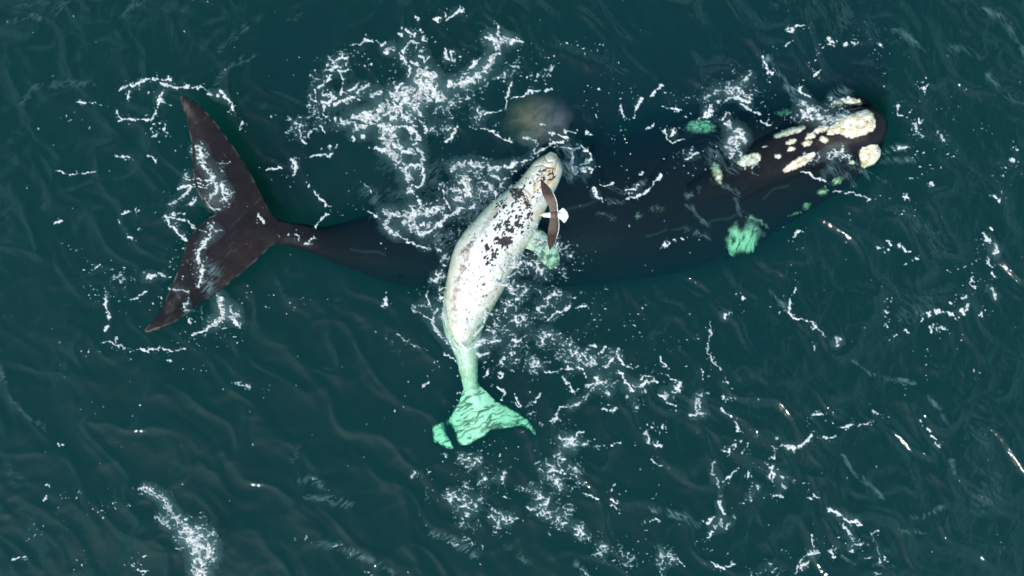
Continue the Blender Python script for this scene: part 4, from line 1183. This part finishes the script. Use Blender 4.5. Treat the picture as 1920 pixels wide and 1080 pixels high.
C(3, "1400,225|1420,160 1435,180")
C(3.5, "1180,280 1190,300 1170,330")
Wb(28, "1470,400 1450,470 1490,560", 0.9)
Wb(32, "1560,470 1620,560 1690,540", 0.98)
C(5, "1640,540 1690,500|1590,620")
Wb(24, "1720,580 1820,620 1880,660", 0.85)
Wb(18, "1820,730 1880,770|1540,680 1640,700", 0.92)
Wb(9, "1550,800 1620,830 1720,880|1380,800 1500,830", 1.0)
Wb(34, "1600,180 1660,260 1720,360", 0.72)
C(4, "1860,300 1840,350")
L(2.6, "1870,290 1840,330 1850,380")
S(38, "1700,130 1800,100 1880,200|1750,400 1850,450")
S(20, "430,470 560,470|1220,330 1300,300")
Fm(7, "340,370 450,360 500,390|460,830 560,850 640,860|400,480 560,500 700,540|1340,760 1500,830 1640,930|680,880 900,970 1050,1070", 0.4)
Fm(20, "270,30 310,120 260,200|500,520 540,680|40,1050 150,1060|1430,210 1500,270", 0.22)
S(13, "800,1060 870,1055", 1.2)  # sun sparkle drawn as flecks
tile(960, 810)
C(8, "390,50 430,80 470,110")
Wb(21, "370,60 450,90 350,170 380,190", 1.0)
L(3, "450,70 480,20 520,0|1070,100 1120,110|330,220 370,270 390,310")
Wb(9, "490,70 580,110 650,115", 0.9)
L(2.4, "740,95 770,75 810,70|1000,0 1020,50|1040,205 1070,235 1115,255|740,440 770,390|740,500 800,520|1020,670 1060,645 1105,665|1005,740 1020,735|1570,370 1600,340 1640,320 1690,270|1560,520 1570,580 1590,615|1460,680 1490,650 1525,630|1510,745 1460,790|1480,955 1530,990 1590,1015|1590,1000 1660,990|1670,80 1672,105|1770,290 1772,330|1240,945 1300,1000")
S(12, "660,90|900,70 910,100|1510,140 1520,170 1490,200|1770,400 1830,390|1660,570 1730,540|1090,380 1090,450 1040,500")
C(4, "1020,60 1025,75|1545,390 1545,420|1557,480|1665,630|1848,418|1675,55")
S(19, "1080,150 1130,170|1800,205 1850,240 1919,260|1400,830 1470,880|1600,930")
Wb(22, "230,260 320,290 430,280 520,350|130,430 200,380 320,370 420,400", 0.95)
Wb(19, "200,460 240,510 160,540 220,600|240,600 340,660 420,700 490,710", 1.18)  # sun glints here are drawn as lace foam
Wb(13, "480,760 560,800 620,760", 1.0)
Wb(24, "300,540 400,600", 0.8)
L(1.9, "530,455 590,465 640,500|760,540 795,565|1775,70 1765,110")
Wb(12, "980,670|1440,810", 0.9)
Fm(6, "1040,580 1150,580 1210,610 1300,640 1390,690|60,940 120,1000|480,980 560,1070|1080,860 1180,930", 0.5)  # the short streak at far left stands for sun glitter
C(3.2, "1530,225 1500,250 1495,310 1540,350 1550,400|1520,710 1560,690 1600,715 1625,685|1750,515 1790,520 1795,500")
C(4.6, "1560,660 1570,680|1785,450 1790,480")
L(3.5, "1710,70 1720,72|1742,123 1748,128|1715,148 1726,148|1578,143 1592,143")
Wb(20, "1800,1040 1870,1030 1919,1030|650,880 750,880 900,960|1110,1020 1180,1000 1180,930", 0.85)
L(3, "500,1010 550,1060 600,1080", 0.8)
S(40, "650,780 850,850 1050,900|700,950 1000,980", 0.85)
Fm(18, "0,860 50,940|370,860 420,920|900,760 1200,780", 0.2)
tile(1440, 810)
C(4, "60,35|85,310 105,330|560,650 590,645|340,895 370,895|635,790|615,875")
L(2.5, "75,105 130,95 170,110 195,130|130,90 160,110|225,115 250,90 290,50 320,10|400,30 430,40|0,330 25,300|105,395 115,410|345,465 380,490|280,475 325,495|450,570 490,590 540,630 570,655|555,690 600,740 620,755|650,820 690,830|725,945 745,935|320,900 380,900|230,960 290,920 330,905|240,995 290,970|760,760 790,745 830,735|1245,75 1290,105")
L(1.5, "430,45 500,40|20,260 30,310 40,380|325,770 325,830 345,880|220,1000 190,1060|1220,20 1260,45")
S(11, "470,10|40,100 40,150|120,340 210,360|75,430 40,390|190,490|270,390 310,430 350,470|410,790 410,850|110,850 140,920 90,950 130,970|870,890 880,970")
L(3, "0,200 35,195|45,240 20,265 0,260|30,465 80,475 105,490|600,660 650,670 690,700|830,940 835,965|460,890 480,920 500,930|865,930 875,938")
C(5, "115,415 125,420")
S(30, "540,760 700,860 760,880")
Wb(13, "20,1030 60,1040 80,1070", 0.9)
L(1.3, "750,750 800,820 820,880 840,930|780,1040 850,1070", 0.45)
S(5, "1320,170 1360,210")
Fm(4, "560,160 610,260 700,350 800,430 860,490|550,930 640,970|790,980 920,1005|1070,625 1150,635 1300,560|1000,740 1200,760|1360,200 1380,300", 0.32)
Fm(40, "1550,50 1650,350 1600,550|1700,300 1900,350|1700,600 1850,800", 0.26)

# wash over the calf and round the adult's head
tile(0, 0)
C(6, "3740,2130 3790,2120 3840,2170")
Fm(14, "3350,2380 3560,2400|3400,2520 3560,2560", 0.9)
Wb(12, "3440,2585 3560,2590 3640,2560|3860,1960 3800,2120|3920,1800 3980,1760", 1.0)
Wb(9, "3330,1960 3310,2140 3330,2380 3420,2640", 0.95)
C(3, "3320,2330 3350,2480 3430,2640 3470,2760", 0.9)
S(16, "3470,2780 3450,2950 3400,3060|3640,2700 3680,2900", 1.0)
Wb(16, "5920,880 6120,830 6360,760|6080,1190 6240,1150 6360,1190|5500,1080 5600,1240", 0.95)
# stray flecks everywhere
r = np.random.default_rng(23)
for _ in range(380):
    cx, cy = r.uniform(0, 1920), r.uniform(0, 1080)
    if r.random() > 0.25 + 0.75 * (0.5 + 0.5 * float(pn(cx / 190, cy / 190, 230))): continue
    rad = 0.6 + 1.2 * r.random() ** 3
    sl = _win([(cx, cy)], 6)
    FOAM[sl] = np.maximum(FOAM[sl], np.clip((rad - np.hypot(FXX[sl] - cx, (FYY[sl] - cy) * r.uniform(0.7, 1.4))) / 1.2 + 0.4, 0, 1) * r.uniform(0.5, 1))

FOAM = FOAM * np.clip(0.78 + 0.55 * N_FRAY + 0.45 * (N_SPK - 0.35), 0.3, 1)
halo = blur((THICK * 0.35 + FOAM * 0.9).astype(np.float32), 8)
ALPHA = np.clip(np.maximum(FOAM, np.maximum(FILM, 0.36 * np.clip(halo, 0, 1) ** 1.15 * np.clip(0.1 + 1.1 * N_FIB + 0.5 * N_FRAY, 0, 1))), 0, 1)
ALPHA = ALPHA.astype(np.float32)
on = ALPHA > 0.022
kq = on[:-1, :-1] | on[:-1, 1:] | on[1:, 1:] | on[1:, :-1]
ny, nx = ALPHA.shape
vid = np.arange(nx * ny).reshape(ny, nx)
q = np.stack([vid[:-1, :-1], vid[1:, :-1], vid[1:, 1:], vid[:-1, 1:]], -1)[kq]
used, inv = np.unique(q, return_inverse=True); q = inv.reshape(q.shape)
fx, fy, fa = FXX.ravel()[used].astype(float), FYY.ravel()[used].astype(float), ALPHA.ravel()[used]
relief = (0.012 * N_SPK + 0.010 * N_MID).ravel()[used] * np.clip(fa * 1.5, 0, 1) + 0.03 * np.clip(THICK.ravel()[used], 0, 1) * fa
xs, ys = (fx - 960) / 100, (540 - fy) / 100
zz = waves(xs, ys)
# foam that washes over a back or a fluke lies on it
hz = hits(xs, ys)
over = hz > -0.02
k = np.where(over, (H - np.clip(hz, 0, 1)) / H, 1.0)
xs, ys = xs * k, ys * k
hz2 = hits(xs[over], ys[over])
lift = np.full(len(xs), -99.0); lift[over] = np.maximum(hz2, hz[over] - 0.12)
z = np.maximum(zz + 0.006, lift + 0.010) + relief
me = bpy.data.meshes.new("sea_foam"); me.from_pydata(np.c_[xs, ys, z].tolist(), [], q.tolist()); me.update()
for p in me.polygons: p.use_smooth = True
at = me.attributes.new("cover", 'FLOAT', 'POINT'); at.data.foreach_set("value", fa.astype(np.float32))
m, nt, out = mat_new("sea_foam")
oa = N(nt, "ShaderNodeAttribute", attribute_name="cover")
co = nt.nodes.new("ShaderNodeTexCoord")
n1 = N(nt, "ShaderNodeTexNoise", Scale=26.0, Detail=4.0, Roughness=0.7)
nt.links.new(co.outputs["Object"], n1.inputs["Vector"])
rp = nt.nodes.new("ShaderNodeValToRGB")
rp.color_ramp.elements[0].position = 0.35; rp.color_ramp.elements[0].color = (0.40, 0.40, 0.41, 1)
rp.color_ramp.elements[1].position = 0.65; rp.color_ramp.elements[1].color = (0.68, 0.66, 0.65, 1)
nt.links.new(n1.outputs["Fac"], rp.inputs[0])
df = nt.nodes.new("ShaderNodeBsdfDiffuse"); tint = N(nt, "ShaderNodeMix", data_type='RGBA'); tint.inputs[6].default_value = (0.32, 0.54, 0.57, 1)  # thin cover tinted bluish; on crest streaks it stands for reflected sky
ct = N(nt, "ShaderNodeMapRange"); ct.inputs["From Min"].default_value = 0.1; ct.inputs["From Max"].default_value = 0.6
nt.links.new(oa.outputs["Fac"], ct.inputs["Value"]); nt.links.new(ct.outputs[0], tint.inputs[0]); nt.links.new(rp.outputs[0], tint.inputs[7])
nt.links.new(tint.outputs[2], df.inputs["Color"])
b = N(nt, "ShaderNodeBump", Strength=0.8, Distance=0.02); nt.links.new(n1.outputs["Fac"], b.inputs["Height"]); nt.links.new(b.outputs[0], df.inputs["Normal"])
tr = nt.nodes.new("ShaderNodeBsdfTransparent")
mxs = nt.nodes.new("ShaderNodeMixShader")
nt.links.new(oa.outputs["Fac"], mxs.inputs[0]); nt.links.new(tr.outputs[0], mxs.inputs[1]); nt.links.new(df.outputs[0], mxs.inputs[2])
nt.links.new(mxs.outputs[0], out.inputs["Surface"])
foam = link_mesh("sea_foam", me, m)
tag(foam, "lacy white foam and scattered flecks drifting on the dark sea around the whales", "foam", kind="stuff")
print("foam verts", len(xs))

# ------------------------------------------------------------------ the calf's breath
bm = bmesh.new(); bmesh.ops.create_icosphere(bm, subdivisions=4, radius=1.0)
for q_ in bm.verts:
    p = q_.co; s = 1 + 0.18 * math.sin(3.1 * p.x + 1.3) * math.cos(2.7 * p.y) + 0.1 * math.sin(5 * p.x * p.y + p.z)
    q_.co = Vector((p.x * 0.78 * s, p.y * 0.56 * s, p.z * 0.5))
me = bpy.data.meshes.new("breath_mist"); bm.to_mesh(me); bm.free()
m, nt, out = mat_new("breath_mist")
co = nt.nodes.new("ShaderNodeTexCoord")
ln = N(nt, "ShaderNodeVectorMath", operation='MULTIPLY'); ln.inputs[1].default_value = (1 / 0.78, 1 / 0.56, 1 / 0.5)
nt.links.new(co.outputs["Object"], ln.inputs[0])
le = N(nt, "ShaderNodeVectorMath", operation='LENGTH'); nt.links.new(ln.outputs[0], le.inputs[0])
fo = N(nt, "ShaderNodeMapRange"); fo.inputs["From Min"].default_value = 0.05; fo.inputs["From Max"].default_value = 0.95; fo.inputs["To Min"].default_value = 1.0; fo.inputs["To Max"].default_value = 0.0
nt.links.new(le.outputs["Value"], fo.inputs["Value"])
n1 = N(nt, "ShaderNodeTexNoise", Scale=3.6, Detail=5.0, Roughness=0.62, Distortion=1.4); nt.links.new(co.outputs["Object"], n1.inputs["Vector"])
mr = N(nt, "ShaderNodeMapRange"); mr.inputs["From Min"].default_value = 0.40; mr.inputs["From Max"].default_value = 0.68; mr.inputs["To Min"].default_value = 0.12; mr.inputs["To Max"].default_value = 1.5
nt.links.new(n1.outputs["Fac"], mr.inputs["Value"])
mm = N(nt, "ShaderNodeMath", operation='MULTIPLY'); nt.links.new(fo.outputs[0], mm.inputs[0]); nt.links.new(mr.outputs[0], mm.inputs[1])
md = N(nt, "ShaderNodeMath", operation='MULTIPLY'); md.inputs[1].default_value = 0.55; nt.links.new(mm.outputs[0], md.inputs[0])
sx = nt.nodes.new("ShaderNodeSeparateXYZ"); nt.links.new(co.outputs["Object"], sx.inputs[0])
cm = N(nt, "ShaderNodeMapRange"); cm.inputs["From Min"].default_value = -0.7; cm.inputs["From Max"].default_value = 0.5
nt.links.new(sx.outputs["X"], cm.inputs["Value"])
cr = nt.nodes.new("ShaderNodeValToRGB")  # rainbow in the spray, painted as a colour gradient across the mist
cr.color_ramp.elements[0].position = 0.1; cr.color_ramp.elements[0].color = (0.66, 0.82, 0.36, 1)
cr.color_ramp.elements[1].position = 0.9; cr.color_ramp.elements[1].color = (0.94, 0.92, 1.0, 1)
e_ = cr.color_ramp.elements.new(0.45); e_.color = (1.0, 0.84, 0.48, 1)
nt.links.new(cm.outputs[0], cr.inputs[0])
pv = nt.nodes.new("ShaderNodeVolumeScatter"); nt.links.new(cr.outputs[0], pv.inputs["Color"]); nt.links.new(md.outputs[0], pv.inputs["Density"])
nt.links.new(pv.outputs[0], out.inputs["Volume"])
mist = bpy.data.objects.new("breath_mist", me); me.materials.append(m); col.objects.link(mist)
mist.location = W(1008, 226, 0.62)
tag(mist, "pale puff of breath mist hanging over the water ahead of the calf's snout", "mist", kind="stuff")
